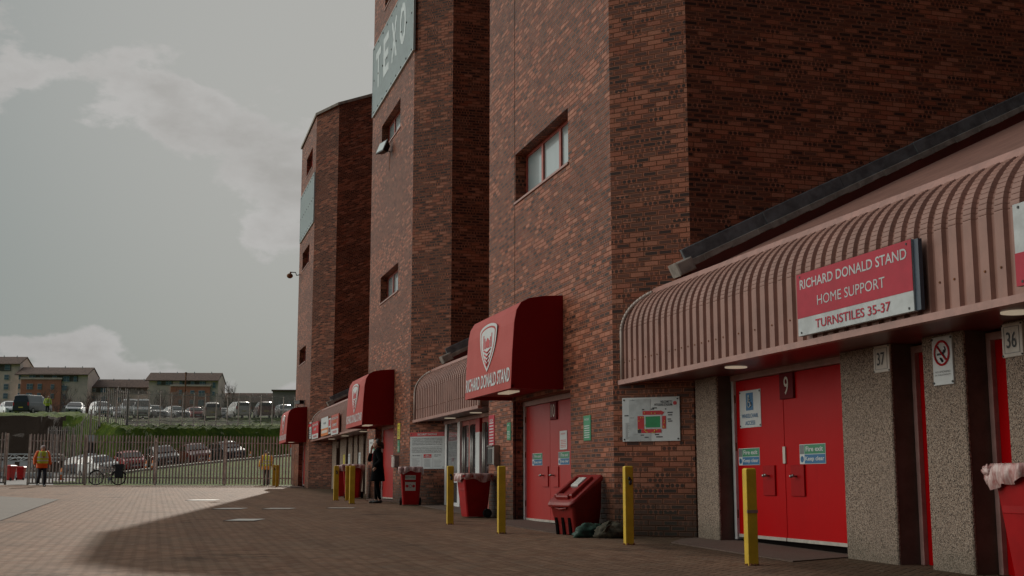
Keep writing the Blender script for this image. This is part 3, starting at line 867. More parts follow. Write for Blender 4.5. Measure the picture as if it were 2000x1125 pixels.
# block B: glazed entrance between the nearest and the middle tower
B = thing('entrance_block', 'glazed shop entrance block between the nearest and middle towers', 'entrance block', (7.2, 29, .35), 0, 'low entrance blocks between the towers')
canopy(B, 25.47, 32.42, .12, 14.0, 32.5, end_near=True, soffit_mat=SOFFIT_GREY, lights=(30.2, 27.6), backx=7.3)
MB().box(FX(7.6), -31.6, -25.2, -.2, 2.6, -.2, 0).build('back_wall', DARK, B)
fb = FX(7.2); zt = 2.53
MB().box(fb, -31.6, -25.26, zt - .09, zt, -.06, .04).build('lintel', FRAME_PINK, B)
m = MB()
for a, b_ in ((31.52, 31.30), (30.12, 29.86)): m.box(fb, -a, -b_, .36, zt - .09, -.06, .03)
m.box(fb, -31.30, -30.12, .36, .47, -.06, .03); m.build('white_frame', FRAME_WHITE, B)
MB().box(fb, -31.30, -30.12, .96, 1.20, -.05, .02).build('kick_panel', WHITE, B)
MB().box(fb, -31.30, -30.12, .47, .96, -.05, 0).build('pane', GLASS, B)
MB().box(fb, -31.30, -30.12, 1.20, zt - .09, -.05, 0).build('pane', GLASS, B)
def glazed_door(a, b_):
    d_ = MB(); fr = Fr(fb.p(0, 0, -.05), fb.u, fb.v)
    d_.box(fr, -a, -a + .09, .38, zt - .09, -.05, .02); d_.box(fr, -b_ - .09, -b_, .38, zt - .09, -.05, .02)
    d_.box(fr, -a + .09, -b_ - .09, .38, .58, -.05, .02); d_.box(fr, -a + .09, -b_ - .09, zt - .2, zt - .09, -.05, .02)
    o = d_.build('glazed_door', WIN_RED, B)
    MB().box(fr, -a + .09, -b_ - .09, .58, zt - .2, -.03, -.01).build('pane', GLASS, o)
    m = MB()
    for u in (-a + .28, -b_ - .28): m.tube([fr.p(u, .6, .07), fr.p(u, 2.3, .07)], .022, 8)
    m.build('pull_bar', STEEL, o, smooth=True)
for a, b_ in ((29.84, 29.10), (29.06, 28.32), (27.9, 27.2), (27.16, 26.5), (26.46, 25.8)): glazed_door(a, b_)
MB().box(fb, -28.30, -27.93, .36, 2.12, -.05, .03).build('white_post', WHITE, B)
MB().box(fb, -28.30, -27.93, 2.12, zt - .09, -.05, .03).build('red_post_head', RED10, B)
MB().box(fb, -25.80, -25.26, .2, zt - .09, -.05, .03).build('red_side_panel', RED10, B)

# block C: far turnstile block between the middle and the farthest tower
Cc = thing('entrance_block', 'far turnstile block between the middle and farthest towers', 'entrance block', (7.35, 48, .55), 0, 'low entrance blocks between the towers')
canopy(Cc, 40.9, 54.93, .29, 14.0, 55.0, end_near=True, lights=(51.8, 48.0, 43.6), backx=7.7)
MB().box(FX(7.95), -54.4, -40.3, -.2, 2.75, -.2, 0).build('back_wall', RENDER, Cc)
for a, b_ in ((52.9, 54.25), (50.1, 51.75), (48.45, 49.5), (47.15, 48.0), (45.8, 46.75), (43.9, 45.2), (41.6, 43.0)): pillar(Cc, 7.35, a, b_, 2.715)
for a, b_ in ((51.75, 52.9), (49.5, 50.1), (48.0, 48.45), (46.75, 47.15), (45.2, 45.8), (43.0, 43.9)): gate_door(Cc, 7.64, a, b_, .45, 2.69, MAROON)

# ------------------------------------------------------------------ writing on the building
f65 = FX(6.5); LB = .012
G1 = 'boards along the nearest canopy'
o = sign('canopy_sign', 'red and pale board reading Richard Donald Stand, Home Support, Turnstiles 35-37', 'sign', f65, -11.67, -9.575, 2.50, 3.152, .05, SIGN_GREY,
     [('b', 0, 1, .285, 1, SIGN_RED), ('t', 'RICHARD DONALD STAND', .035, .965, .745, .90, SIGN_GREY, LB), ('t', 'HOME SUPPORT', .20, .79, .43, .585, SIGN_GREY, .0), ('t', 'TURNSTILES 35-37', .175, .825, .075, .215, SIGN_RED, LB)], G1)
MB().box(f65, -9.573, -9.50, 2.505, 3.147, -.01, .03).build('side_edge', SIDEWALL, o)
sign('canopy_sign', 'pale and red board cut off by the right edge of the photo', 'sign', f65, -8.19, -6.1, 2.51, 3.165, .05, SIGN_GREY,
     [('b', 0, 1, 0, .40, SIGN_RED)], G1)
f7 = FX(7.6)
def fire_sign(fr, u0, u1, v0, v1, label):
    return sign('fire_exit_sign', label, 'sign', fr, u0, u1, v0, v1, .006, WHITE,
     [('b', .20, .985, .51, .97, SIGN_GREEN), ('b', .20, .985, .03, .48, SIGN_BLUE), ('b', .02, .18, .51, .97, INK_GREY), ('d', .10, .25, .16, SIGN_BLUE, 'roundel'),
      ('b', .092, .108, .2, .38, WHITE), ('t', 'Fire exit', .26, .92, .63, .88, WHITE, .02), ('t', 'Keep clear', .23, .96, .11, .38, WHITE, .02)], 'fire exit keep clear signs', bolts=False)
fire_sign(f7, -15.485, -14.875, 1.21, 1.435, 'fire exit sign on the left leaf of door 9, below the wheelchair notice')
fire_sign(f7, -13.815, -13.195, 1.205, 1.445, 'fire exit sign on the right leaf of door 9')
d10 = FX(6.69)
fire_sign(d10, -22.12, -21.50, 1.28, 1.50, 'fire exit sign on the left leaf of door 10')
fire_sign(d10, -20.57, -19.97, 1.275, 1.495, 'fire exit sign on the right leaf of door 10, under the paper notice')
sign('number_sign', 'dark red plate with the number 9 at the top of the double door', 'number plate', f7, -14.235, -13.88, 2.02, 2.345, .03, PLATE_RED, [('t', '9', .36, .68, .16, .86, OFFWHITE, .005)], 'door number plates', bolts=False)
sign('number_sign', 'dark red plate with the number 10 above the grit bin door', 'number plate', d10, -20.96, -20.60, 2.06, 2.375, .03, PLATE_RED, [('t', '10', .2, .8, .14, .86, OFFWHITE, .005)], 'door number plates', bolts=False)
wc = sign('wheelchair_sign', 'white wheelchair access board on the left leaf of door 9', 'sign', f7, -15.41, -14.80, 1.705, 2.20, .008, WHITE,
     [('b', .32, .66, .46, .93, SIGN_BLUE), ('t', 'WHEELCHAIR', .12, .88, .26, .37, SIGN_BLUE, .008), ('t', 'ACCESS', .27, .73, .07, .18, SIGN_BLUE, .008)])
fr = Fr(f7.p(-15.105, 2.045, .016), f7.u, f7.v)
m = MB(); m.disc(fr, -.02, .075, .017, 0, .003, 12)
m.tube([fr.p(-.02, .055, .003), fr.p(-.015, -.005, .003), fr.p(.03, -.005, .003), fr.p(.045, -.05, .003), fr.p(.062, -.045, .003)], .008, 5)
m.tube([fr.p(-.018, .03, .003), fr.p(.025, .03, .003)], .006, 5)
m.tube([fr.p(-.005 + .046 * cos(a), -.025 + .046 * sin(a), .003) for a in [R(110 + 22 * i) for i in range(12)]], .006, 5)
m.build('wheelchair_symbol', WHITE, wc)
f735 = FX(7.35)
def num(t, y0, y1, z0, z1, fr, label, extra=None):
    return sign('turnstile_sign', label, 'number plate', fr, -y1, -y0, z0, z1, .02, OFFWHITE,
       [('t', t, .24, .72, .26, .74, INK, .006), ('b', .12, .86, .11, .125, INK_GREY), ('b', .12, .86, .885, .9, INK_GREY), ('b', .12, .135, .12, .89, INK_GREY), ('b', .85, .865, .12, .89, INK)], 'turnstile number plates')
num('37', 11.37, 11.67, 2.135, 2.42, f735, 'small plate numbered 37 beside the double door')
num('36', 9.28, 9.56, 2.10, 2.405, f735, 'small plate numbered 36 at the right edge of the photo')
num('37', 10.90, 11.03, 2.12, 2.36, FX(7.61), 'number plate glimpsed inside the narrow doorway left of the no smoking sign')
num('35', 9.62, 9.80, 2.07, 2.37, FX(7.61), 'number plate glimpsed inside the doorway behind plate 36')
ns = sign('no_smoking_sign', 'tall white no smoking sign on the pebble dashed pillar', 'sign', f735, -10.62, -10.30, 1.925, 2.40, .02, WHITE,
     [('t', 'NO SMOKING', .12, .88, .25, .29, INK_GREY, .0), ('t', 'IN THIS STADIUM', .12, .88, .19, .225, INK_GREY, .0)])
fr = Fr(f735.p(-10.46, 2.235, .024), f735.u, f735.v)
m = MB(); m.tube([fr.p(.115 * cos(a), .115 * sin(a), .002) for a in [2 * pi * i / 28 for i in range(29)]], .011, 5, caps=False)
m.tube([fr.p(-.08, .08, .006), fr.p(.08, -.08, .006)], .009, 5); m.build('prohibition_ring', SIGN_CRIMSON, ns)
m = MB(); m.box(fr, -.075, .03, -.02, .0, 0, .003); m.tube([fr.p(.045, .0, .002), fr.p(.06, .03, .002), fr.p(.045, .06, .002)], .006, 5); m.tube([fr.p(.02, .0, .002), fr.p(.035, .03, .002)], .006, 5)
m.tube([fr.p(-.02, -.05, .002), fr.p(.01, -.085, .002)], .012, 5); m.build('cigarette', INK, ns)

# welcome plan board on the nearest tower's corner face
ch3 = Fr((FACX, 17.22, 0), (1, -1, 0))
wb = sign('stadium_plan_board', 'pale stadium plan board headed Welcome to Pittodrie Stadium on the dark brick', 'sign', ch3, .15, 1.045, 1.567, 2.20, .02, WHITE,
     [('b', .12, .50, .02, .96, SIGN_GREY), ('t', 'WELCOME TO', .67, .87, .86, .915, INK, .02), ('t', 'PITTODRIE STADIUM', .565, .87, .795, .85, INK, .02), ('d', .92, .855, .045, SIGN_CRIMSON, 'emblem'),
      ('p', [(.36, .60), (.385, .60), (.68, .60), (.70, .59), (.735, .655), (.68, .69), (.36, .69)], SIGN_CRIMSON, 'stand_block', .002),
      ('p', [(.27, .28), (.385, .28), (.385, .575), (.27, .575)], SIGN_CRIMSON, 'stand_block', .002),
      ('p', [(.70, .28), (.76, .28), (.76, .57), (.70, .57)], SIGN_CRIMSON, 'stand_block', .002),
      ('p', [(.335, .19), (.68, .19), (.68, .275), (.335, .275)], SIGN_CRIMSON, 'stand_block', .002),
      ('p', [(.27, .19), (.33, .19), (.33, .275), (.27, .275)], INK, 'dark_block', .002),
      ('p', [(.395, .29), (.69, .29), (.69, .59), (.395, .59)], WHITE, 'pitch_surround', .002),
      ('p', [(.41, .31), (.665, .31), (.665, .565), (.41, .565)], PITCH, 'pitch', .004)] +
     [('b', a, a + w_, b_, b_ + .025, INK) for a, b_, w_ in ((.15, .93, .08), (.04, .58, .07), (.14, .53, .07), (.79, .63, .09), (.80, .575, .07), (.79, .48, .06), (.80, .435, .07), (.21, .15, .07), (.32, .13, .06), (.39, .08, .07), (.59, .085, .11), (.57, .14, .07), (.49, .715, .07), (.53, .74, .08), (.35, .71, .04), (.75, .71, .02))] +
     [('b', .055, .055 + random.uniform(.03, .09), .06 + i * .021, .066 + i * .021, INK_GREY) for i in range(18)])
m = MB(); frw = Fr(ch3.p(0, 0, .027), ch3.u, ch3.v)
for i in range(22):
    u, v = random.choice([(random.uniform(.39, .52), random.choice((1.74, 1.80, 1.86, 1.91))), (random.uniform(.48, .75), random.uniform(1.69, 1.735)), (random.uniform(.79, .82), random.uniform(1.76, 1.9)), (random.uniform(.5, .75), random.uniform(1.96, 1.99))])
    m.disc(frw, u, v, .008, 0, .003, 8)
m.build('map_marker', SIGN_YELLOW, wb)

# security notice on the middle tower's corner face
ch2 = Fr((FACX, 32.5, 0), (1, -1, 0))
T_ = ['THE SAFETY OF ALL OUR SUPPORTERS IS PARAMOUNT AND FANS', 'CAN BE ASSURED THAT ABERDEEN FOOTBALL CLUB WORKS', 'CLOSELY WITH POLICE SCOTLAND AND OTHER AGENCIES TO', 'CONTINUE TO IMPLEMENT APPROPRIATE SECURITY MEASURES TO', 'ENSURE EVERYONES SAFETY AND PROTECTION AT ALL TIMES.',
      'ALL SUPPORTERS ENTERING THE STADIUM ARE SUBJECT TO', 'APPROPRIATE SEARCH PROCEDURES WHICH WILL INEVITABLY', 'SLOW DOWN ACCESS TO THE STADIUM. WE THANK YOU FOR', 'YOUR COOPERATION AND ALLOW EXTRA TIME FOR ENTRY.']
def notice(name, label, fr, u0, u1, v0, v1, head, headmat, board, title, off=0):
    it = [('b', 0, 1, .885, 1, headmat), ('t', title, .22, .78, .915, .968, board, .02)]
    v = .82
    for i, t in enumerate(T_):
        if i == 5: v -= .03
        it.append(('t', t, .06, .94, v, v + .022, INK, .012)); v -= .042
    it += [('b', .06, .94, .44, .444, INK), ('b', .35, .353, .04, .40, INK_GREY), ('b', .67, .673, .04, .40, INK_GREY), ('b', .40, .63, .30, .40, headmat), ('t', 'ZERO', .46, .57, .355, .385, board, .02), ('t', 'TOLERANCE', .42, .61, .312, .342, board, .02),
           ('t', 'No to racism', .08, .30, .355, .385, INK, .02), ('t', 'SMOKE FREE', .71, .90, .365, .39, INK, .01), ('t', 'POLICY', .71, .82, .325, .35, INK, .01)]
    for i in range(9):
        it += [('b', .07, .07 + random.uniform(.12, .24), .06 + i * .027, .066 + i * .027, INK_GREY), ('b', .42, .60, .06 + i * .024, .066 + i * .024, INK_GREY)]
        if i < 6: it.append(('b', .71, .71 + random.uniform(.1, .22), .06 + i * .035, .066 + i * .035, INK_GREY))
    return sign(name, label, 'sign', fr, u0, u1, v0, v1, .015, board, it, off=off)
notice('security_notice', 'white security notice board with red heading, behind the red bin', ch2, .0 + .02, 1.09, 1.31, 2.262, 0, SIGN_CRIMSON, WHITE, 'SECURITY NOTICE')
notice('window_poster', 'dim security poster inside the glazed entrance window', fb, -31.15, -30.16, 1.22, 2.10, 0, plain('dim_plum', (.10, .03, .04)), plain('dim_grey_paper', (.16, .17, .18), .3), 'EXTERNAL NOTICE', off=.002)  # dim colours paint in the darkness behind glass; board hangs on its face

f6 = FX(FACX)
def strip(y0, y1, z0, z1, mat, ink, label, fr=f6, lines=('FAN ZONE', 'ENTRANCE'), name='wall_notice', n=7):
    it = [('t', lines[0], .2, .8, .80, .88, ink, .01)] + [('b', .15, .85, .12 + i * .09, .15 + i * .09, ink) for i in range(n)]
    return sign(name, label, 'sign', fr, -y1, -y0, z0, z1, .012, mat, it, bolts=False)
strip(18.20, 18.53, 1.62, 2.01, SIGN_GREEN, WHITE, 'narrow green notice on the brick right of door 10', n=6)
strip(22.72, 22.98, 1.765, 2.10, SIGN_GREEN, WHITE, 'small green arrow notice on the brick left of door 10', lines=('^',), n=5)
strip(23.9, 24.33, 1.64, 2.30, SIGN_RED, WHITE, 'faded red notice on the brick beside the glazed entrance', n=8)
strip(33.85, 34.22, 2.14, 2.575, SIGN_YELLOW, INK, 'yellow notice high on the brick right of the woman', n=6)
strip(33.88, 34.18, 1.78, 2.11, SIGN_GREEN, WHITE, 'green notice below the yellow one, right of the woman', n=5)
strip(20.08, 20.47, 1.53, 1.85, WHITE, SIGN_CRIMSON, 'white paper notice on the right leaf of door 10', fr=d10, lines=('CAUTION',), n=5)
strip(38.15, 38.95, 1.63, 2.27, WHITE, INK_GREY, 'white poster on the brick left of the woman', n=1)
strip(37.95, 38.12, 1.85, 2.15, SIGN_GREEN, WHITE, 'little green notice overlapping the poster left of the woman', n=2)
strip(35.05, 35.25, 1.75, 2.2, OFFWHITE, INK_GREY, 'small pale notice on the red door behind the woman', fr=d10, n=5)
strip(35.02, 35.30, 1.42, 1.68, WHITE, SIGN_GREEN, 'fire exit notice at the edge of the red door behind the woman', fr=d10, n=2)
sign('number_sign', 'dark red number plate on the door behind the woman', 'number plate', d10, -35.75, -35.45, 2.25, 2.5, .03, PLATE_RED, [('t', '11', .2, .8, .14, .86, OFFWHITE, .005)], 'door number plates', bolts=False)
# boards on the far canopy
GC = 'boards along the far canopy'
fc = FX(6.50)
def far_board(y0, y1, z0, z1, base, items, label): sign('canopy_sign', label, 'sign', fc, -y1, -y0, z0, z1, .05, base, items, GC, bolts=False)
far_board(54.3, 55.35, 2.81, 3.52, WHITE, [('b', 0, 1, .72, .9, SIGN_CRIMSON)] + [('t', 'TURNSTILES', .1, .9, .1 + i * .13, .17 + i * .13, INK, .01) for i in range(4)], 'narrow white board, leftmost on the far canopy')
far_board(51.9, 54.0, 2.76, 3.46, SIGN_CRIMSON, [('b', 0, 1, 0, .28, WHITE), ('t', 'RICHARD DONALD STAND', .05, .95, .76, .90, WHITE, .02), ('t', 'AWAY', .3, .7, .48, .64, WHITE, .02), ('t', 'TURNSTILES', .2, .8, .07, .2, SIGN_CRIMSON, .02)], 'red board with a white foot, second from the left on the far canopy')
far_board(48.85, 50.95, 2.78, 3.50, SIGN_ORANGE, [('b', 0, 1, .40, 1, WHITE), ('t', 'HOME', .3, .7, .62, .74, INK_GREY, .01), ('b', .08, .92, .14, .30, OFFWHITE)], 'white board with an orange foot in the middle of the far canopy')
far_board(48.05, 48.75, 2.80, 3.40, WHITE, [('b', .15, .85, .5, .9, SIGN_CRIMSON), ('b', .15, .85, .1, .4, MAROON)], 'slim white and red board squeezed between two large ones on the far canopy')
far_board(46.0, 47.95, 2.72, 3.47, plain('faded_sign_red', (.42, .07, .045)), [('b', 0, 1, 0, .28, WHITE), ('t', 'RICHARD DONALD STAND', .05, .95, .76, .88, SIGN_GREY, .02), ('t', 'HOME', .3, .7, .60, .71, SIGN_ORANGE, .02), ('t', 'SUPPORT', .2, .8, .42, .55, WHITE, .02), ('t', 'TURNSTILES', .2, .8, .08, .2, SIGN_CRIMSON, .02)], 'red board with a white foot, rightmost on the far canopy')
for (y, lab, mt) in ((50.3, 'yellow slip on the far turnstile pillar behind the bins', SIGN_YELLOW), (48.9, 'white poster on the far turnstile pillar between the bins', WHITE), (46.3, 'narrow white poster on the far turnstile pillar nearest the red door', WHITE)):
    strip(y, y + .45, 1.45, 2.05, mt, INK_GREY, lab, fr=f735, n=3)
for i, y in enumerate((52.2, 49.8, 48.3, 47.0, 45.5)):
    sign('turnstile_sign', 'tiny projecting number plate, %s from the left under the far canopy' % ('first', 'second', 'third', 'fourth', 'fifth')[i], 'number plate', FY(y), 7.29, 7.345, 2.35, 2.62, .015, OFFWHITE, [], 'projecting plates under the far canopy', bolts=False)

# metal boxes on the brick
def wall_box(y0, y1, z0, z1, mat, label, slot):
    r = MB().bbox(f6, -y1, -y0, z0, z1, 0, .14, .02).build('wall_box', mat, bevel=.008); tag(r, label, 'metal box')
    MB().bbox(f6, -y1 + .03, -y0 - .08, z0 + .03, z1 - .05, .135, .148, .003).build('front_cover', slot, r)
    MB().box(f6, -y1 - .005, -y0 + .005, z1, z1 + .02, 0, .16).build('lid', mat, r)
wall_box(23.52, 23.92, 1.31, 1.67, STEEL, 'steel ashtray box on the brick above a yellow bollard', BLACK)
wall_box(34.0, 34.36, 1.36, 1.68, GALV, 'pale grey metal box on the brick beside the woman', GALV)

# lights and cameras on the towers
fl = thing('floodlight', 'black floodlight on a bracket under the middle tower window', 'floodlight', (6.2, 35.9, 10.9))
m = MB(); loc = Fr((0, 0, 0), (0, -1, 0)); q = Fr((-.05, .0, 0), Vector((.25, -1, 0)), Vector((.35, .1, .9)))
m.loft([[q.p(a, b_, .0) for a, b_ in ((-.28, -.2), (.28, -.2), (.28, .2), (-.28, .2))], [q.p(a, b_, -.2) for a, b_ in ((-.14, -.1), (.14, -.1), (.14, .1), (-.14, .1))]])
part('housing', m, BLACK, fl, fixn=True)
part('lens', MB().box(q, -.24, .24, -.16, .16, .001, .01), GLASS_PALE, fl)
part('bracket', MB().tube([(.02, .1, .0), (.25, .15, -.1), (.26, .3, -.65)], .02, 6), RUST, fl)
def cctv(loc, yaw, label, arm):
    c = thing('security_camera', label, 'camera', loc, yaw)
    part('body', MB().box(WORLD, -.11, .11, -.35, .15, -.07, .07), BLACK, c, bevel=.02)
    part('hood', MB().box(WORLD, -.13, .13, -.42, .18, .071, .09), BLACK, c)
    part('bracket', MB().tube([(0, .0, -.05), (.0, .1, -.2), arm], .022, 6), BLACK, c)
cctv((6.2, 57.4, 4.53), R(20), 'black security camera on the farthest tower above its red hood', (.26, .05, -.22))
lp = thing('wall_lamp', 'lamp on a long arm sticking out left of the farthest tower', 'lamp', (6.42, 60.2, 10.9))
part('arm', MB().tube([(0, 0, 0), (-.15, .1, -.02), (-.20, .1, .12), (-.40, .2, .14)], .025, 6), BLACK, lp)
part('lamp_head', MB().ball((-.46, .22, -.04), .17, scale=(.9, .9, .75)).tube([(-.42, .2, .16), (-.46, .22, .0)], .04), RUST, lp, smooth=True)
# ------------------------------------------------------------------ bollards
def make_bollard(x, y, label, h=1.0, pad_=False, rz=0, w_=.052):
    r = thing('bollard', label, 'bollard', (x, y, G(x, y)), rz, 'yellow bollards along the stand')
    m = MB(); b = .012; W = w_
    lo = [(-W, -W), (W, -W), (W, W), (-W, W)]
    m.loft([[(a, c, -.1) for a, c in lo], [(a, c, h - b) for a, c in lo], [(a * (1 - b / W), c * (1 - b / W), h) for a, c in lo]])
    part('post', m, YELLOW, r, bevel=.006)
    m = MB()
    for i in range(9):
        a = 2 * pi * i / 9; m.ball((cos(a) * W * 1.1, sin(a) * W * 1.1, .008), random.uniform(.012, .028), 6, 4, scale=(1, 1, .6))
    part('base_rust', m, RUST, r)
    m = MB()
    if pad_:
        m.ball((-.0, -W - .008, h - .16), .020, 8, 6, scale=(1, .6, 1.2)).ball((.012, -W - .01, h - .215), .024, 8, 6, scale=(.9, .6, 1.3)).tube([(0.014, -W - .02, h - .17), (.03, -W - .02, h - .19), (.02, -W - .02, h - .22)], .006, 6)
        part('padlock_hasp', m, BLACK, r)
    return r
BW = [(1468, 5.90, 11.80, 'nearest yellow bollard, standing before door 9 with a steel clasp halfway down', False, .98),
      (1229, 5.90, 15.25, 'yellow bollard with a padlock, below the stadium plan board', True, 1.0),
      (979, 5.03, 18.25, 'yellow bollard left of the grit bin, before door 10', False, 1.0),
      (878, 4.95, 21.3, 'yellow bollard with a padlock before the glazed entrance', True, 1.0),
      (688, 5.10, 33.5, 'yellow bollard nearest to the woman on the phone', False, 1.0),
      (680, 5.45, 36.6, 'yellow bollard half hidden behind the one next to the woman', False, 1.0),
      (656, 5.12, 36.7, 'yellow bollard with a padlock before the far red bins', True, 1.0),
      (541, 5.52, 59.2, 'far yellow bollard, right one of the pair at the fence end', False, 1.0),
      (533, 5.55, 61.2, 'far yellow bollard with a white tag, left of the pair at the fence end', True, 1.0)]
for px, x, y, lab, pl, h in BW:
    b_ = make_bollard(x, y, lab, h, pl, R(-4), .055 if y < 30 else .07)
    if px == 1468:
        part('steel_clasp', MB().wbox(-.058, .06, -.062, -.050, .525, .555), STEEL, b_)

# ------------------------------------------------------------------ wheelie bins
def wheelie(x, y, rz, label, group, mat=BIN_RED, liner=True, lid='none', sc=1.0, sticker=None, s_mat=None):
    r = thing('wheelie_bin', label, 'wheelie bin', (x, y, G(x, y)), rz, group)
    r.scale = (sc, sc, sc)
    def rect(w_, d0, d1, z, c=.03):
        return [(-w_ + c, d0, z), (w_ - c, d0, z), (w_, d0 + c, z), (w_, d1 - c, z), (w_ - c, d1, z), (-w_ + c, d1, z), (-w_, d1 - c, z), (-w_, d0 + c, z)]
    m = MB(); m.loft([rect(.21, -.22, .24, .02), rect(.215, -.235, .26, .10), rect(.27, -.33, .33, .90), rect(.272, -.335, .335, .93)], cap1=False)
    m.loft([rect(.25, -.31, .31, .93), rect(.24, -.30, .30, .60)], cap0=False, cap1=True)
    part('body', m, mat, r, fixn=False, bevel=.008)
    m = MB(); m.loft([rect(.272, -.335, .335, .90), rect(.30, -.365, .36, .905), rect(.30, -.365, .36, .955), rect(.25, -.31, .31, .96)], cap0=False, cap1=False)
    m.wbox(-.16, -.10, .36, .40, .89, .94).wbox(.10, .16, .36, .40, .89, .94); m.tube([(-.2, .40, .93), (.2, .40, .93)], .018, 8)
    part('rim', m, mat, r)
    for s in (-1, 1):
        wq = MB(); wq.disc(Fr((s * .25, .24, .10), (0, 1, 0)), 0, 0, .10, -.03, .03, 20); o = part('wheel', wq, TYRE, r)
        part('hub', MB().disc(Fr((s * .25, .24, .10), (0, 1, 0)), 0, 0, .045, -.035, .035, 14), BLACK, o)
    if lid == 'closed':
        m = MB(); m.loft([rect(.305, -.38, .38, .96), rect(.305, -.38, .38, .985), rect(.24, -.28, .32, 1.03), rect(.10, -.10, .2, 1.04)]); part('lid', m, mat, r)
    elif lid == 'back':
        m = MB(); m.loft([[(a, .40 + c * .10, .3 + c * .66 + .0) for a, c in ((-.28, 0), (.28, 0), (.28, 1), (-.28, 1))], [(a, .44 + c * .10, .3 + c * .66) for a, c in ((-.28, 0), (.28, 0), (.28, 1), (-.28, 1))]]); part('lid', m, mat, r, fixn=True)
    if liner:
        rnd = random.Random(int(x * 100)); n = 96; loops = []
        ph = [rnd.uniform(0, 6) for _ in range(4)]
        for lv, (k, z) in enumerate(((.86, .86), (.93, .985), (1.05, .995), (1.10, .972), (1.11, .93), (1.105, .89), (1.085, .86), (1.06, .835))):
            q = []
            for i in range(n):
                t = i / n * 4; sgn = int(t); f = t - sgn
                cx = [(-1 + 2 * f, -1), (1, -1 + 2 * f), (1 - 2 * f, 1), (-1, 1 - 2 * f)][sgn]
                ca = i / n * 2 * pi; cr = max(abs(cx[0]) + abs(cx[1]) - 1.55, 0) * .14
                wob = (sin(ca * 13 + ph[0] + lv * .4) + .6 * sin(ca * 23 + ph[1] - lv * .5)) * .005 * min(lv, 5)
                sag = .035 * sin(ca * 3 + ph[2]) * lv / 7 + .02 * sin(ca * 8 + ph[3]) * lv / 7
                q.append((cx[0] * (.285 * k) * (1 + wob * 2 - cr), cx[1] * (.35 * k) * (1 + wob * 2 - cr), z + (sag if lv > 2 else 0)))
            loops.append(q)
        o = part('bin_liner', MB().loft(loops, cap0=False, cap1=False), LINER, r, smooth=True)
        for (cx_, cy_, cz_, r_, sz) in ((-.27, -.37, .935, .055, .8), (-.27, -.37, .88, .035, 1.5)):
            k = MB(); k.ball((0, 0, 0), 1, 26, 18)
            for i, v in enumerate(k.v):
                q = Vector(v); a = math.atan2(q.z, q.x)
                q *= 1 + .22 * sin(a * 9 + cz_ * 40) * (1 - abs(q.y)) + .3 * noise.noise(q * 2.2 + Vector((x, y, cz_)))
                k.v[i] = (cx_ + q.x * r_, cy_ + q.y * r_ * .7, cz_ + q.z * r_ * sz)
            part('liner_knot', k, LINER, o, smooth=True)
    if sticker:
        f = Fr((0, -.336, 0), (1, 0, 0), (0, -.105, 1))
        f = Fr((0, -.335 + .12, 0), (1, 0, 0), (0, -.119, 1))
        o = part('sticker', MB().box(Fr((0, -.232, .10), (1, 0, 0), (0, -.118, 1)), -.15, .12, .28, .68, .0, .004), OFFWHITE, r)
        fr = Fr((0, -.232, .10), (1, 0, 0), (0, -.118, 1)); m = MB()
        letters(m, fr, 'RETHINK', -.14, .11, .60, .65, .006); m.box(fr, -.13, .10, .50, .535, .004, .0055)
        part('lettering', m, SIGN_GREEN, o)
        m = MB(); m.disc(fr, -.10, .40, .038, .003, .007); m.disc(fr, .07, .40, .038, .003, .007); part('symbol', m, SIGN_CRIMSON, o)
        m = MB(); m.disc(fr, -.015, .40, .04, .003, .006); part('symbol', m, INK, o)
        part('symbol', MB().disc(fr, -.015, .40, .032, .006, .008), OFFWHITE, o)
    return r
GB = 'red wheelie bins along the stand'
wheelie(6.33, 31.7, R(-10), 'red wheelie bin with a white symbol sticker before the security notice', GB, sticker=True, sc=.98)
wheelie(6.05, 24.0, R(-84), 'red wheelie bin with a bag liner before the glazed entrance', GB, sc=.86)
wheelie(6.05, 41.0, R(-20), 'far red bin with a pale liner, half behind the padlocked bollard', GB, sc=1.02)
wheelie(5.95, 38.9, R(-15), 'far red bin between the two yellow bollards', GB, sc=1.05)
wheelie(6.99, 8.62, R(-96), 'bright red bin with a knotted bag liner at the right edge of the photo', GB, sc=1.03, lid='none')
p_ = at(20, 72); wheelie(p_.x, p_.y, R(150), 'bright red bin with closed lid beyond the gate, larger of two', 'red bins beyond the gate', liner=False, lid='closed', sc=.85, mat=plain('sunlit_red_bin', (.55, .015, .012), .45))
p_ = at(42, 74); wheelie(p_.x, p_.y, R(170), 'small red bin beyond the gate, right of the larger one', 'red bins beyond the gate', liner=False, lid='closed', sc=.78, mat=bpy.data.materials['sunlit_red_bin'])

# ------------------------------------------------------------------ grit bin and sacks
gb = thing('grit_bin', 'red slope lidded grit bin leaning by the right leaf of door 10', 'grit bin', (6.02, 17.75, G(6.02, 17.75)), R(24)); gb.scale = (.80, .64, 1.0)
def ring(x0, x1, hw, z0, z1, rr=.08, n=5):
    """plan outline with rounded front corners; height falls from z1 at the back to z0 at the front"""
    pts = []
    for i in range(n + 1):
        a = pi + pi / 2 * i / n; pts.append((x0 + rr + rr * cos(a), -hw + rr + rr * sin(a)))
    pts += [(x1, -hw), (x1, hw)]
    for i in range(n + 1):
        a = pi / 2 + pi / 2 * i / n; pts.append((x0 + rr + rr * cos(a), hw - rr + rr * sin(a)))
    return [(x, y, z0 + (z1 - z0) * max(0, min(1, (x - x0) / (x1 - x0)))) for x, y in pts]
m = MB(); m.loft([ring(-.24, .34, .34, .0, .0), ring(-.27, .35, .36, .16, .16), ring(-.33, .37, .40, .37, .38), ring(-.345, .375, .41, .40, .76), ring(-.345, .375, .41, .43, .80)])
part('body', m, BIN_DARKRED, gb, bevel=.012, fixn=True)
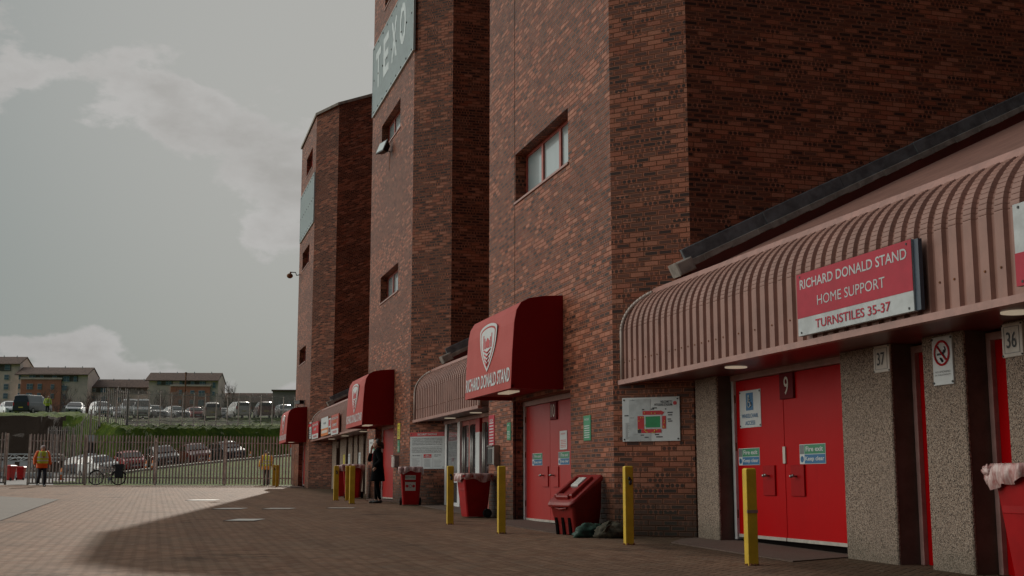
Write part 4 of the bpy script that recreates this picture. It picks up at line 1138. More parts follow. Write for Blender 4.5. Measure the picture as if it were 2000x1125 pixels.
m = MB(); m.loft([ring(-.40, .39, .44, .40, .79, .12), ring(-.41, .40, .445, .43, .83, .12), ring(-.385, .39, .42, .468, .868, .12), ring(-.34, .36, .38, .495, .87, .1)])
lid = part('lid', m, BIN_DARKRED, gb, bevel=.008, fixn=True)
sf = Fr((-.02, 0, .685), (0, -1, 0), (.79, 0, .40))
def lu(v): return v
part('lid_rib', MB().bbox(sf, -.30, -.20, -.30, .30, -.02, .035, .015).bbox(sf, .20, .30, -.30, .30, -.02, .035, .015).bbox(sf, -.20, .20, -.34, -.24, -.02, .03, .015), BIN_DARKRED, lid, bevel=.01)
part('lid_label', MB().bbox(sf, -.12, .12, .02, .28, -.01, .028, .01), REFLECT, lid)
part('hinge', MB().tube([(.385, -.38, .85), (.385, -.12, .85)], .022).tube([(.385, .12, .85), (.385, .38, .85)], .022), BIN_DARKRED, gb)
part('front_lip', MB().tube([(-.35, -.2, .385), (-.37, 0, .37), (-.35, .2, .385)], .016), BIN_DARKRED, gb)
m = MB()
for s in (-.24, -.02, .2): m.bbox(Fr((-.262, 0, 0), (0, -1, 0), (-.06, 0, .38)), s - .035, s + .045, .0, .25, -.02, .006, .004)
part('foot_channel', m, DARK, gb)
def sack(name, label, x, y, rx, ry, rz_, mat, seed, turn):
    m = MB(); m.ball((0, 0, 0), 1, 40, 26); rnd = Vector((seed, seed * 2, 0))
    for i, v in enumerate(m.v):
        q = Vector(v); n = noise.noise(q * 1.6 + rnd) * .28 + abs(noise.noise(q * 4 + rnd)) * .16
        crease = abs(sin(q.x * 9 + noise.noise(q * 2 + rnd) * 5)) * .06
        q *= 1 + n - crease; q = Vector((q.x * rx, q.y * ry, max(-.55, q.z) * rz_)); m.v[i] = tuple(q)
    o = m.build(name, mat, smooth=True); o.location = (x, y, G(x, y) + .5 * rz_); o.rotation_euler = (0, 0, turn)
    return o
o = sack('sack', '', 5.98, 16.95, .27, .14, .13, GREENSACK, 3.1, R(15)); tag(o, 'dark green plastic sack slumped beside the grit bin', 'sack', 'sacks beside the grit bin')
o = sack('sack', '', 6.22, 16.72, .24, .17, .14, BROWNSACK, 9.4, R(-10)); tag(o, 'brownish mesh sack lying against the foot of the corner wall', 'sack', 'sacks beside the grit bin')
m = MB()
for i in range(7):
    m.tube([(-.05 + .03 * sin(j * 1.3 + i) - j * .012, -.14 - .012 * i + .02 * cos(j + i), .17 - j * .022) for j in range(8)], .008, 5)
q = m.build('loose_netting', BROWNSACK, o, smooth=True); q.matrix_parent_inverse = Matrix(); 
# litter and leaves by the wall
# ------------------------------------------------------------------ people
def capsules(chains, voxel=.010, smooth_it=4):
    m = MB()
    for pts, rs in chains:
        pts = [Vector(p) for p in pts]
        for i, (p, r) in enumerate(zip(pts, rs)):
            sc = (1, 1, 1)
            m.ball(p, r, 12, 8)
            if i + 1 < len(pts): m.tube([p, pts[i + 1]], [r, rs[i + 1]], 12)
    return m
def fleshed(name, chains, mat, parent=None, extra=None, voxel=.010, it=5):
    m = capsules(chains)
    if extra: extra(m)
    o = m.build(name, mat)
    if parent is not None: o.parent = parent
    md = o.modifiers.new('skin', 'REMESH'); md.mode = 'VOXEL'; md.voxel_size = voxel; md.use_smooth_shade = True
    sm = o.modifiers.new('smooth', 'SMOOTH'); sm.factor = .5; sm.iterations = it
    return o
def hand_chains(wrist, d, palm_n, side, curl=.5, r=.0095):
    """palm and five fingers: d = direction of the fingers, palm_n = where the palm faces, side = towards the thumb"""
    w_ = Vector(wrist); d = Vector(d).normalized(); n = Vector(palm_n).normalized(); s = Vector(side).normalized()
    ch = []
    for k, L in ((.030, .068), (.010, .078), (-.010, .072), (-.030, .056)):
        a = w_ + d * .02 + s * k * .7; kn = w_ + d * .088 + s * k
        p1 = kn + d * L * .45 * cos(curl * .6) + n * L * .45 * sin(curl * .6)
        p2 = p1 + d * L * .32 * cos(curl * 1.4) + n * L * .32 * sin(curl * 1.4)
        p3 = p2 + d * L * .26 * cos(curl * 2.2) + n * L * .26 * sin(curl * 2.2)
        ch.append(([a, kn, p1, p2, p3], [.016, .0125, r, r * .92, r * .8]))
    t0 = w_ + d * .03 + s * .022; t1 = t0 + d * .028 + s * .03 + n * .012; t2 = t1 + d * .032 + s * .006 + n * .016
    ch.append(([t0, t1, t2], [.015, .012, .0095])); return ch
def person_at(label, x, y, rz, pose, mats, z=None, sc=1.0):
    """local axes: +x to the figure's right, +y ahead, z up. pose gives joints"""
    P = {k: Vector(v) for k, v in pose.items()}
    ch = []
    hd = P['head']; nk = P['neck']
    ch.append(([P['pelvis'], P['waist'], P['chest'], nk, nk + (hd - nk) * .6], [.135, .115, .135, .055, .052]))
    ch.append(([P['chest'] + Vector((-.12, 0, .05)), P['chest'] + Vector((.12, 0, .05))], [.085, .085]))
    for s in 'lr':
        ch.append(([P['sh' + s], P['el' + s], P['wr' + s]], [.056, .042, .029]))
        ch.append(([P['hip' + s], P['kn' + s], P['an' + s]], [.088, .056, .040]))
        ch.append(([P['an' + s] + Vector((0, -.02, -.03)), P['an' + s] + Vector(mats.get('toe' + s, (0, .12, -.05)))], [.030, .018]))
        ch += mats['hand' + s]
    hy = mats.get('face', Vector((0, 1, 0)))
    hx = hy.cross(Vector((0, 0, 1))).normalized(); hz = hx.cross(hy).normalized()
    rot = Matrix((hx, hy, hz)).transposed()
    def head(m):
        m.ball(hd, .1, 20, 16, scale=(.78, .95, 1.18), rot=rot)
        m.ball(hd + hy * .035 - hz * .06, .066, 16, 12, scale=(.86, 1, .9), rot=rot)
        m.ball(hd + hy * .085 - hz * .045, .018, 8, 6, scale=(1.5, .8, .55), rot=rot)
        m.tube([hd + hy * .088 + hz * .012, hd + hy * .112 - hz * .022], [.008, .014], 8); m.ball(hd + hy * .108 - hz * .022, .014, 8, 6)
        for s in (-1, 1): m.ball(hd + hx * .080 * s - hz * .012, .026, 10, 8, scale=(.35, .7, 1.1), rot=rot)
    root = fleshed('person', ch, SKIN, None, head, .0085, 3)
    tag(root, label, 'person')
    em = MB()
    for s in (-1, 1): em.ball(hd + hy * .089 + hx * .031 * s + hz * .008, .0085, 8, 6)
    part('eyes', em, INK, root)
    root.location = (x, y, (G(x, y) if z is None else z)); root.rotation_euler = (0, 0, rz); root.scale = (sc, sc, sc)
    return root, P, (hd, hx, hy, hz, rot)

# woman on the phone: faces the photo's left, right forearm raised to the ear
pose = dict(pelvis=(0, 0, .93), waist=(0, .01, 1.10), chest=(0, .015, 1.30), neck=(0, .02, 1.45), head=(0, .05, 1.585),
            shl=(-.17, .0, 1.385), ell=(-.26, -.10, 1.13), wrl=(-.19, .06, .97), shr=(.17, .02, 1.385), elr=(.17, .25, 1.17), wrr=(.075, .20, 1.42),
            hipl=(-.085, 0, .90), knl=(-.09, .02, .50), anl=(-.08, -.06, .09), hipr=(.085, 0, .90), knr=(.09, .05, .50), anr=(.07, .05, .09))
hands = dict(handr=hand_chains((.075, .20, 1.43), (-.05, -.35, 1.0), (-.9, -.3, 0), (.2, -.9, .1), .7), handl=hand_chains((-.19, .06, .96), (.2, .2, -1), (1, 0, 0), (0, 1, .1), .5),
             face=Vector((-.12, .98, -.05)).normalized())
WX, WY = 5.82, 33.65
wm, P, (hd, hx, hy, hz, rot) = person_at('woman in a black coat with a ponytail and red lanyard talking on a phone', WX, WY, R(90 - 15.9) , pose, hands, sc=1.0)
V = Vector
def coat_extra(m):
    m.loft([[(.185 * cos(a) * k, .145 * sin(a) * k2 + .01, z) for a in [2 * pi * i / 20 for i in range(20)]] for z, k, k2 in ((1.36, .92, .9), (1.2, .98, 1), (1.02, .95, 1.02), (.9, 1.06, 1.15), (.72, 1.16, 1.3), (.60, 1.2, 1.36), (.585, 1.1, 1.25))])
coat = fleshed('coat', [([P['chest'] + V((-.13, 0, .06)), P['chest'] + V((.13, 0, .06))], [.10, .10]), ([P['shl'], P['ell'], P['wrl'] + V((0, 0, .03))], [.078, .066, .052]), ([P['shr'], P['elr'], P['elr'].lerp(P['wrr'], .55)], [.078, .066, .052]), ([P['neck'] - V((0, 0, .06)), P['neck'] + V((0, .0, .005))], [.09, .066])], COATM, wm, coat_extra, .012, 3)
fleshed('trousers', [([P['hip' + s], P['kn' + s], P['an' + s] + V((0, 0, .035))], [.098, .064, .047]) for s in 'lr'], COATM, wm, None, .012)
for s in 'lr': fleshed('shoe', [([P['an' + s] + V((0, -.035, -.045)), P['an' + s] + V((0, .05, -.045)), P['an' + s] + V((0, .17, -.062))], [.042, .042, .030])], SHOE, wm, None, .010)
def hair_x(m):
    m.ball(hd - hy * .038 + hz * .024, .104, 20, 14, scale=(.86, .90, 1.10), rot=rot)
    m.ball(hd - hy * .135 - hz * .02, .055, 12, 10, scale=(.9, 1, 1.3), rot=rot)
hair = fleshed('hair', [([hd - hy * .10 + hz * .0, hd - hy * .15 - hz * .04, hd - hy * .165 - hz * .12], [.045, .05, .03])], HAIR, wm, hair_x, .009, 3)
part('phone', MB().box(Fr(tuple(hd + hx * .085 - hz * .045 + hy * .085), tuple(hy), tuple(hz - hy * .25)), -.035, .035, -.07, .07, -.004, .004), BLACK, wm)
part('lanyard', MB().tube([(-.06, .06, 1.47), (-.07, .13, 1.36), (-.01, .165, 1.20), (.02, .168, 1.13)], .009, 6).tube([(.065, .06, 1.47), (.08, .13, 1.36), (.04, .165, 1.2), (.02, .168, 1.13)], .009, 6), SIGN_CRIMSON, wm)
part('pass_card', MB().box(Fr((.02, .178, 1.085), (-1, 0, 0)), -.03, .03, -.045, .045, 0, .004), WHITE, wm)

# striding steward in orange and yellow
def steward(label, x, y, rz, jacket, vest, walking, z=None, hat=HAT, sc=1.0, arms=.0, headphones=False):
    k = .17 if walking else .0
    pose = dict(pelvis=(0, 0, .97), waist=(0, .01, 1.14), chest=(0, .02, 1.35), neck=(0, .02, 1.52), head=(0, .04, 1.665),
                shl=(-.20, 0, 1.46), ell=(-.31, -.04 + arms, 1.19), wrl=(-.33, .07, .97), shr=(.20, 0, 1.46), elr=(.31, -.02 - arms, 1.19), wrr=(.33, .06, .97),
                hipl=(-.095, 0, .93), knl=(-.10, .04 + k * .7, .52), anl=(-.09, -.02 + k, .10), hipr=(.095, 0, .93), knr=(.10, .02 + k * .1, .51), anr=(.09, -k * 1.5, .10 + k * .3))
    hands = dict(handr=hand_chains((.33, .06, .96), (0, .15, -1), (-1, 0, 0), (0, 1, 0), .5), handl=hand_chains((-.33, .07, .96), (0, .15, -1), (1, 0, 0), (0, 1, 0), .5))
    r, P, (hd, hx, hy, hz, rot) = person_at(label, x, y, rz, pose, hands, z, sc)
    def body(m):
        m.loft([[(.235 * cos(a) * q, .17 * sin(a) * q2 + .01, z_) for a in [2 * pi * i / 20 for i in range(20)]] for z_, q, q2 in ((1.50, .75, .7), (1.42, .98, .9), (1.2, 1.0, 1), (1.0, 1.0, 1.05), (.84, 1.02, 1.1), (.80, .95, 1.0))])
    fleshed('jacket', [([P['sh' + s], P['el' + s], P['wr' + s] + V((0, 0, .03))], [.10, .082, .062]) for s in 'lr'] + [([P['neck'] - V((0, 0, .03)), P['neck'] + V((0, .01, .05))], [.085, .075])], jacket, r, body, .013, 3)
    def vb(m):
        m.loft([[(.25 * cos(a) * q, .19 * sin(a) * q2 + .01, z_) for a in [2 * pi * i / 20 for i in range(20)]] for z_, q, q2 in ((1.535, .60, .6), (1.49, .88, .85), (1.42, .97, .96), (1.2, 1.02, 1.02), (1.02, 1.03, 1.06), (1.0, .96, 1.0))])
    v = fleshed('hi_vis_vest', [], vest, r, vb, .013, 2)
    m = MB()
    for z_ in (1.10, 1.24): m.loft([[(.262 * cos(a), .203 * sin(a) + .01, zz) for a in [2 * pi * i / 28 for i in range(28)]] for zz in (z_, z_ + .05)], cap0=False, cap1=False)
    for sx in (-1, 1):
        m.box(Fr((sx * .13, .19, 1.37), (-1, 0, 0), (0, -.1, 1)), -.025, .025, -.10, .13, .0, .012)
    part('reflective_tape', m, REFLECT, r)
    fleshed('trousers', [([P['hip' + s], P['kn' + s], P['an' + s] + V((0, 0, .0))], [.108, .078, .062]) for s in 'lr'], NAVY, r, None, .014)
    for s in 'lr': fleshed('shoe', [([P['an' + s] + V((0, -.04, -.05)), P['an' + s] + V((0, .06, -.05)), P['an' + s] + V((0, .18, -.066))], [.045, .045, .034])], SHOE, r, None, .012)
    def hx_(m): m.ball(hd - hy * .01 + hz * .045, .108, 18, 12, scale=(.84, .95, .82), rot=rot)
    fleshed('hat' if hat is HAT else 'hair', [], hat, r, hx_, .011, 2)
    if headphones:
        part('headphones', MB().tube([hd + hx * .105 * cos(a) + hz * .135 * sin(a) for a in [R(-10 + 20 * i) for i in range(11)]], .010, 6).ball(hd + hx * .105, .034).ball(hd - hx * .105, .034), REFLECT, r, smooth=True)
    part('badge', MB().box(Fr((.0, .212, 1.28), (-1, 0, 0)), -.03, .03, -.03, .03, 0, .01), SIGN_CRIMSON, r)
    return r
p_ = at(82, 55)
steward('steward in orange jacket and yellow vest walking towards the camera in the sun', p_.x, p_.y, R(180 + 20), HIVIS_O, HIVIS_Y, True)
# ------------------------------------------------------------------ terrain beyond the fence
def L_knots(): return [(61.0, .80), (70, .97), (88, 1.2), (103, 1.7), (106.5, 2.2), (117.5, 7.0), (121.5, 7.6), (138, 8.05), (200, 9), (350, 20), (1500, 60)]
def R_knots(px):
    f = (px - 300) / 270; s_ = 91 + 21 * f; zl = 1.79 + 1.39 * f; st_ = s_ + 20
    zt = 1.006 + .0436 * st_
    return [(61.0, .72), (63.5, .78), (s_, zl), (s_ + 9, zl + .15), (s_ + 11.5, zl + .3), (st_ - 3.2, zt - .40), (st_, zt), (max(138, st_ + 4), 7.9), (200, 9), (350, 20), (1500, 60)]
def knots(px):
    t = smooth(135, 245, px); a, b_ = L_knots(), R_knots(max(px, 135))
    return [(lerp(p[0], q[0], t), lerp(p[1], q[1], t)) for p, q in zip(a, b_)]
def TZ(px, s):
    k = knots(px)
    for (s0, z0), (s1, z1) in zip(k, k[1:]):
        if s <= s1: return z0 + (z1 - z0) * max(0, (s - s0) / (s1 - s0))
    return k[-1][1]
def rough(px, s, k):
    v = Vector((px * .09, s * .4, 0)); amp = 0
    if s > k[4][0] and s < k[7][0]: amp = .22 * smooth(k[4][0], k[4][0] + 3, s) * (1 - smooth(k[7][0] - 4, k[7][0], s))
    elif s < k[2][0] - 1: amp = .05
    return amp * (noise.noise(v * 1.3) + .5 * noise.noise(v * 3.1) + .4 * noise.noise(v * 7))
def TH_(px, s): return TZ(px, s) + rough(px, s, knots(px))
PXS = [-1100 + 22 * i for i in range(54)] + [70 + 6 * i for i in range(100)] + [680 + 40 * i for i in range(16)]
regions = {}
def add_cell(reg, q): regions.setdefault(reg, MB()).poly(q)
def band_samples(px):
    k = knots(px); out = []
    subs = [2, 7, 6, 2, 11, 4, 9, 4, 3, 3]
    for i, n_ in enumerate(subs):
        (s0, z0), (s1, z1) = k[i], k[i + 1]
        for j in range(n_): out.append((s0 + (s1 - s0) * j / n_, i))
    out.append((k[-1][0], 9)); return out, k
cols = []
for px in PXS:
    b_, k = band_samples(px); col = []
    for s, i in b_:
        p = at(px, s); col.append((p.x, p.y, TZ(px, s) + rough(px, s, k) * (1 if s < 190 else 0)))
    cols.append((px, col, [i for _, i in b_]))
for (pa, ca, ia), (pb, cb, ib) in zip(cols, cols[1:]):
    pm = (pa + pb) / 2
    for j in range(len(ca) - 1):
        i = ia[j]
        if i <= 1: reg = 'grass_verge' if pm > 150 or (i == 0 and pm > 105) else 'service_road'
        elif i == 2: reg = 'service_road'
        elif i == 3: reg = 'grass_verge' if pm > 150 else 'earth_bank'
        elif i == 4: reg = 'earth_bank' if (pm < 118 + 3 * (j % 5) and ca[j][2] < 6.9) else 'grass_verge'
        elif i == 5: reg = 'sunny_grass'
        elif i == 6: reg = 'scrub_bank' if 240 < pm < 470 and j % 3 else 'sunny_grass'
        elif i == 7: reg = 'car_park'
        else: reg = 'far_hill'
        add_cell(reg, [ca[j], cb[j], cb[j + 1], ca[j + 1]])
RM = dict(grass_verge=GRASS, sunny_grass=GRASS, service_road=LANE, earth_bank=EARTHY, scrub_bank=SCRUB, car_park=LANE, far_hill=GRASS)
for n_, mb in regions.items():
    o = mb.build(n_, RM[n_], None, smooth=True, merge=True); tag(o, kind='structure')
m = MB(); m.poly([(-3000, -3000, -.6), (3000, -3000, -.6), (3000, 3000, -.6), (-3000, 3000, -.6)]); o = m.build('distant_ground', GRASS); tag(o, kind='structure')

# kerb of the sloping lane
m = MB(); pts = []
for px in range(150, 600, 8):
    k = knots(px); s = k[2][0]; p = at(px, s - .15); pts.append((p.x, p.y, TZ(px, s)))
for a, b_ in zip(pts, pts[1:]):
    d_ = Vector(b_) - Vector(a); n_ = Vector((-d_.y, d_.x, 0)).normalized() * .11
    A_, B_ = Vector(a), Vector(b_); z = Vector((0, 0, .16)); dn = Vector((0, 0, -.3))
    m.loft([[A_ - n_ + dn, A_ + n_ + dn, A_ + n_ + z, A_ - n_ + z], [B_ - n_ + dn, B_ + n_ + dn, B_ + n_ + z, B_ - n_ + z]])
o = m.build('kerb', plain('pale_kerb_stone', (.42, .40, .33), .7), None, fixn=True); tag(o, kind='structure')

# ------------------------------------------------------------------ palisade fences
def palisade(name, label, pts, hgt, sp=.15, zf=None, rails=(.32, -.32), post_every=2.75, group='palisade fences', frame=False, cat='fence'):
    r = thing(name, label, cat, (*pts[0], zf(*pts[0])), 0, group); o3 = Vector(r.location)
    pm, qm, rms = MB(), MB(), {v: MB() for v in rails}
    for (x0, y0), (x1, y1) in zip(pts, pts[1:]):
        L = math.hypot(x1 - x0, y1 - y0); ux, uy = (x1 - x0) / L, (y1 - y0) / L; n_ = int(L / sp)
        fr = Fr((0, 0, 0), (ux, uy, 0)); nx, ny = fr.n.x, fr.n.y
        for i in range(n_):
            d_ = (i + .5) * L / n_; x, y = x0 + ux * d_, y0 + uy * d_; z = zf(x, y) + .05; h = hgt + random.uniform(-.015, .015)
            lean = random.uniform(-.012, .012)
            prof = [(-.038, 0), (-.013, .012), (.013, .012), (.038, 0)]
            def P(u, w_, v): return (x + ux * (u + lean * v / hgt) + nx * w_ - o3.x, y + uy * (u + lean * v / hgt) + ny * w_ - o3.y, z + v - o3.z)
            for (a, wa), (b_, wb) in zip(prof, prof[1:]):
                ta = h if abs(a) < .02 else h - .07; tb = h if abs(b_) < .02 else h - .07
                pm.poly([P(a, wa, 0), P(b_, wb, 0), P(b_, wb, tb), P(a, wa, ta)])
                pm.poly([P(b_, wb - .006, 0), P(a, wa - .006, 0), P(a, wa - .006, ta), P(b_, wb - .006, tb)])
        seg = max(1, int(L / post_every)); 
        for i in range(seg):
            a, b_ = L * i / seg, L * (i + 1) / seg
            xa, ya, xb, yb = x0 + ux * a, y0 + uy * a, x0 + ux * b_, y0 + uy * b_
            for rv in rails:
                v = rv if rv > 0 else hgt + rv
                za, zb = zf(xa, ya) + v, zf(xb, yb) + v
                q = [[Vector((xx - nx * k - o3.x, yy - ny * k - o3.y, zz + dz_ - o3.z)) for k, dz_ in ((.008, 0), (.05, 0), (.05, .05), (.008, .05))] for xx, yy, zz in ((xa, ya, za), (xb, yb, zb))]
                rms[rv].loft(q)
        for i in range(seg + 1):
            d_ = L * i / seg; x, y = x0 + ux * d_, y0 + uy * d_; z = zf(x, y)
            qm = MB(); qm.box(Fr((x - o3.x - nx * .09, y - o3.y - ny * .09, z - o3.z), (ux, uy, 0)), -.045, .045, -.3, hgt - .08 + (.1 if frame and i in (0, seg) else 0), -.04, .04); part('post', qm, GALV, r)
    part('paling_panel', pm, GALV, r)
    for rm in rms.values(): part('rail', rm, GALV, r, fixn=True)
    if frame:
        m = MB(); (x0, y0), (x1, y1) = pts[0], pts[-1]; fr = Fr((x0 - o3.x, y0 - o3.y, 0), (x1 - x0, y1 - y0, 0)); L = math.hypot(x1 - x0, y1 - y0)
        m.box(fr, 0, L, .02, .09, -.06, .0); part('bottom_rail', m, GALV, r)
    return r
FL = Vector((-6.02, 64.1)); FRt = Vector((6.42, 62.15)); FU = (FRt - FL)
def fp(px):   # point of the main fence line seen at a photo column
    # intersect bearing with the line
    t = (px - 1000) / FPX * .99; d_ = Vector((SA + t * CA, CA - t * SA))
    den = d_.x * FU.y - d_.y * FU.x; s = (FL.x * FU.y - FL.y * FU.x) / den; return d_ * s
a0, a1, a2 = fp(55), fp(166), fp(573)
palisade('palisade_fence', 'long grey palisade fence closing the yard, steward and bicycle beside it', [tuple(a1), tuple(a2)], 2.33, .149, G)
palisade('palisade_gate', 'palisade gate leaf at the left end of the fence behind the walking steward', [tuple(a0), tuple(a1)], 2.36, .152, G, frame=True, cat='gate', group='palisade gates')
palisade('palisade_gate', 'open palisade gate leaf cut off by the left edge of the photo', [tuple(fp(-190)), tuple(fp(11))], 2.40, .152, G, frame=True, cat='gate', group='palisade gates')
def zt_at(x, y):
    s, l = sl(x, y); return TH_(1000 + l / (s * .99) * FPX, s)
up = [tuple(at(px, knots(px)[6][0] + .6)) for px in range(222, 640, 22)]
palisade('palisade_fence', 'upper palisade fence running along the top of the green bank', up, 3.05, .155, zt_at)
k0_, k1_ = at(90, 107.5), at(222, knots(222)[6][0] + .6)
dg = [tuple(k0_.lerp(k1_, i / 8)) for i in range(9)]
palisade('palisade_fence', 'palisade fence stepping down the bank from the upper fence to the yard', dg, 2.95, .155, zt_at)

# ------------------------------------------------------------------ vehicles
def car_proto(kind, col, group, label):
    r = thing(dict(van='parked_van').get(kind, 'parked_car'), label, 'van' if kind == 'van' else 'car', (0, 0, 0), 0, group)
    D = dict(hatch=(4.0, 1.74, 1.50), suv=(4.5, 1.88, 1.72), saloon=(4.5, 1.78, 1.45), mpv=(4.3, 1.78, 1.68), van=(4.9, 1.95, 2.0))[kind]
    L, W, H = D; hw = W / 2
    # front at -y. stations: y, half width, bottom, belt, roof, roof half width
    hood_ = dict(hatch=.98, suv=1.12, saloon=.93, mpv=1.05, van=1.2)[kind]
    if kind == 'van': st_ = [(-L/2, .80, .35, .85, .86), (-L/2 + .12, .92, .25, 1.0, 1.01), (-1.55, 1, .2, 1.18, 1.2), (-.85, 1, .2, 1.22, H - .12), (-.5, 1, .2, 1.22, H), (L/2 - .25, 1, .2, 1.22, H), (L/2 - .03, .98, .25, 1.22, H - .08), (L/2, .95, .35, 1.1, 1.2)]
    elif kind == 'saloon': st_ = [(-L/2, .78, .35, .62, .63), (-L/2 + .15, .92, .22, .74, .76), (-1.15, 1, .18, hood_, hood_ + .02), (-.35, 1, .18, hood_, H - .08), (.05, 1, .18, hood_, H), (.8, 1, .18, hood_, H - .05), (1.5, 1, .18, hood_ + .05, hood_ + .08), (L/2 - .1, .94, .22, hood_ + .02, hood_ + .04), (L/2, .88, .35, .8, .82)]
    else: st_ = [(-L/2, .80, .38, .70, .71), (-L/2 + .14, .93, .24, .84, .86), (-1.12, 1, .2, hood_, hood_ + .02), (-.45, 1, .2, hood_ + .01, H - .1), (-.1, 1, .2, hood_ + .01, H), (L/2 - .7, 1, .2, hood_ + .04, H - .02), (L/2 - .28, .99, .22, hood_ + .06, H - .12), (L/2 - .05, .95, .26, hood_ + .02, hood_ + .1), (L/2, .92, .36, .85, .9)]
    def sec(y, k, zb, zm, zr):
        w_ = hw * k; cab = max(0, zr - zm - .05); tw = w_ - min(.24, cab * .42) - .02; zr = max(zr, zm + .012)
        sh = min(.06, (zm - zb) * .2)
        half = [(w_ * .90, zb), (w_, zb + .14), (w_ + .005, zb + (zm - zb) * .6), (w_ - .02, zm - .02), (w_ - .045, zm), (lerp(w_ - .05, tw, .9), lerp(zm, zr, .82)), (tw - .06, zr - .015 if cab else zr), (tw * .5, zr + (.03 if cab else .012))]
        return [(x, y, z) for x, z in half] + [(-x, y, z) for x, z in half[::-1]]
    m = MB(); m.loft([sec(*q) for q in st_])
    body = part('body', m, col, r, smooth=False, fixn=True); body.data.polygons.foreach_set('use_smooth', [False] * len(body.data.polygons))
    bv = body.modifiers.new('b', 'BEVEL'); bv.width = .04; bv.segments = 2; bv.limit_method = 'ANGLE'; bv.angle_limit = R(18)
    # glazing
    def edge(y):
        for a, b_ in zip(st_, st_[1:]):
            if a[0] <= y <= b_[0]:
                t = (y - a[0]) / (b_[0] - a[0]); return [lerp(p, q, t) for p, q in zip(a, b_)]
        return list(st_[-1])
    def pane(ys, z0f=.12, z1f=.80):
        for s in (-1, 1):
            for ya, yb in ys:
                q = MB(); pts = []
                for y, f in ((ya, z0f), (yb, z0f), (yb, z1f), (ya, z1f)):
                    _, k, zb, zm, zr = edge(y); w_ = hw * k; cab = max(0, zr - zm - .05); tw = w_ - min(.24, cab * .42) - .02
                    pts.append(Vector((s * (lerp(w_ - .045, lerp(w_ - .05, tw, .9), f / .82) + .012), y, lerp(zm, zr, f))))
                q.poly(pts if s < 0 else pts[::-1]); part('side_window', q, CARGLASS, r)
    if kind == 'van': sides = [(-1.0, -.15)]
    elif kind == 'saloon': sides = [(-.55, .35), (.42, 1.15)]
    else: sides = [(-.62, .22), (.30, 1.0), (1.06, L/2 - .5)]
    pane(sides)
    fi = 2; a, b_ = st_[fi], st_[fi + 1]
    def screen(a, b_, sgn, name, lo=.08, hi=.93):
        q = []
        for t, kk in ((lo, .80), (lo, -.80), (hi, -.88), (hi, .88)):
            y = lerp(a[0], b_[0], t); z = lerp(a[4], b_[4], t); cab = max(0, z - lerp(a[3], b_[3], t)); w_ = hw - min(.24, cab * .42) - .06
            q.append(Vector((w_ * kk / .88, y + sgn * .035, z + .045)))
        mm = MB(); mm.loft([[p - Vector((0, sgn * .03, .04)) for p in q], q]); return part(name, mm, CARGLASS, r, fixn=True)
    screen(a, b_, -1, 'windscreen')
    if kind == 'saloon': screen(st_[6], st_[5], 1, 'rear_window')
    elif kind == 'van': part('rear_window', MB().wbox(-.75, .75, L/2 - .06, L/2 + .005, 1.3, 1.8), CARGLASS, r)
    else: screen(st_[7], st_[6], 1, 'rear_window')
    wr = .33 if kind in ('suv', 'van') else .30
    for y in (-L/2 + .85, L/2 - .8):
        for s in (-1, 1):
            f = Fr((s * (hw - .10), y, wr), (0, 1, 0)); wq = part('wheel', MB().disc(f, 0, 0, wr, -.105, .105, 24), TYRE, r)
            part('rim', MB().disc(f, 0, 0, wr * .62, -.11, .11, 18), STEEL, wq)
    hl = .72 if kind in ('hatch', 'saloon') else .85
    for s in (-1, 1):
        part('headlight', MB().ball((s * (hw - .24), -L/2 + .11, hl - .03), .13, 12, 8, scale=(1.35, .9, .62)), REFLECT, r, smooth=True)
        part('tail_light', MB().wbox(s * (hw - .13) - .07, s * (hw - .13) + .07, L/2 - .16, L/2 + .012, hl + .02, hl + .36), SIGN_CRIMSON, r)
        part('door_mirror', MB().ball((s * (hw + .1), -.62 if kind != 'van' else -1.0, hood_ + .04), .09, 10, 8, scale=(1.2, .6, .8)), col, r, smooth=True)
    part('grille', MB().wbox(-hw * .5, hw * .5, -L/2 - .006, -L/2 + .1, .40, .62), BLACK, r)
    part('number_plate', MB().wbox(-.26, .26, -L/2 - .014, -L/2 + .05, .40, .51), WHITE, r)
    part('number_plate', MB().wbox(-.26, .26, L/2 - .05, L/2 + .014, .62, .73), SIGN_YELLOW, r)
    if kind == 'suv':
        part('roof_rail', MB().tube([(hw * .66, -.2, H + .05), (hw * .66, 1.4, H + .04)], .022, 6).tube([(-hw * .66, -.2, H + .05), (-hw * .66, 1.4, H + .04)], .022, 6), BLACK, r)
    return r
def cpaint(n, c, rough=.28): return plain(n, c, rough, var=.05, scale=1, coat=1)
PC = dict(white=cpaint('white_car_paint', (.80, .80, .80)), silver=cpaint('silver_car_paint', (.34, .35, .37)), red=cpaint('red_car_paint', (.42, .01, .012)), maroon=cpaint('maroon_car_paint', (.16, .008, .012)), black=cpaint('black_car_paint', (.012, .014, .018)), grey=cpaint('grey_car_paint', (.09, .10, .12)), beige=cpaint('beige_car_paint', (.50, .43, .36)), navy=cpaint('dark_blue_car_paint', (.012, .018, .035)))
def park(kind, col, px, s, head, label, group, sc=1.0):
    """head 0 = front to the camera, 180 = rear to the camera"""
    r = car_proto(kind, PC[col], group, label); p = at(px, s); x, y = p
    bearing = math.atan2(p.x, p.y); rz = -bearing + R(head)
    r.location = (x, y, zt_at(x, y) + .02)
    # follow the slope of the ground
    e = 1.2; fx, fy = -sin(rz) * -1, -cos(rz)
    gx = (TZ_(x + e, y) - TZ_(x - e, y)) / (2 * e); gy = (TZ_(x, y + e) - TZ_(x, y - e)) / (2 * e)
    n_ = Vector((-gx, -gy, 1)).normalized()
    r.rotation_euler = (Vector((0, 0, 1)).rotation_difference(n_).to_matrix() @ Matrix.Rotation(rz, 3, 'Z')).to_euler()
    r.scale = (sc, sc, sc); return r
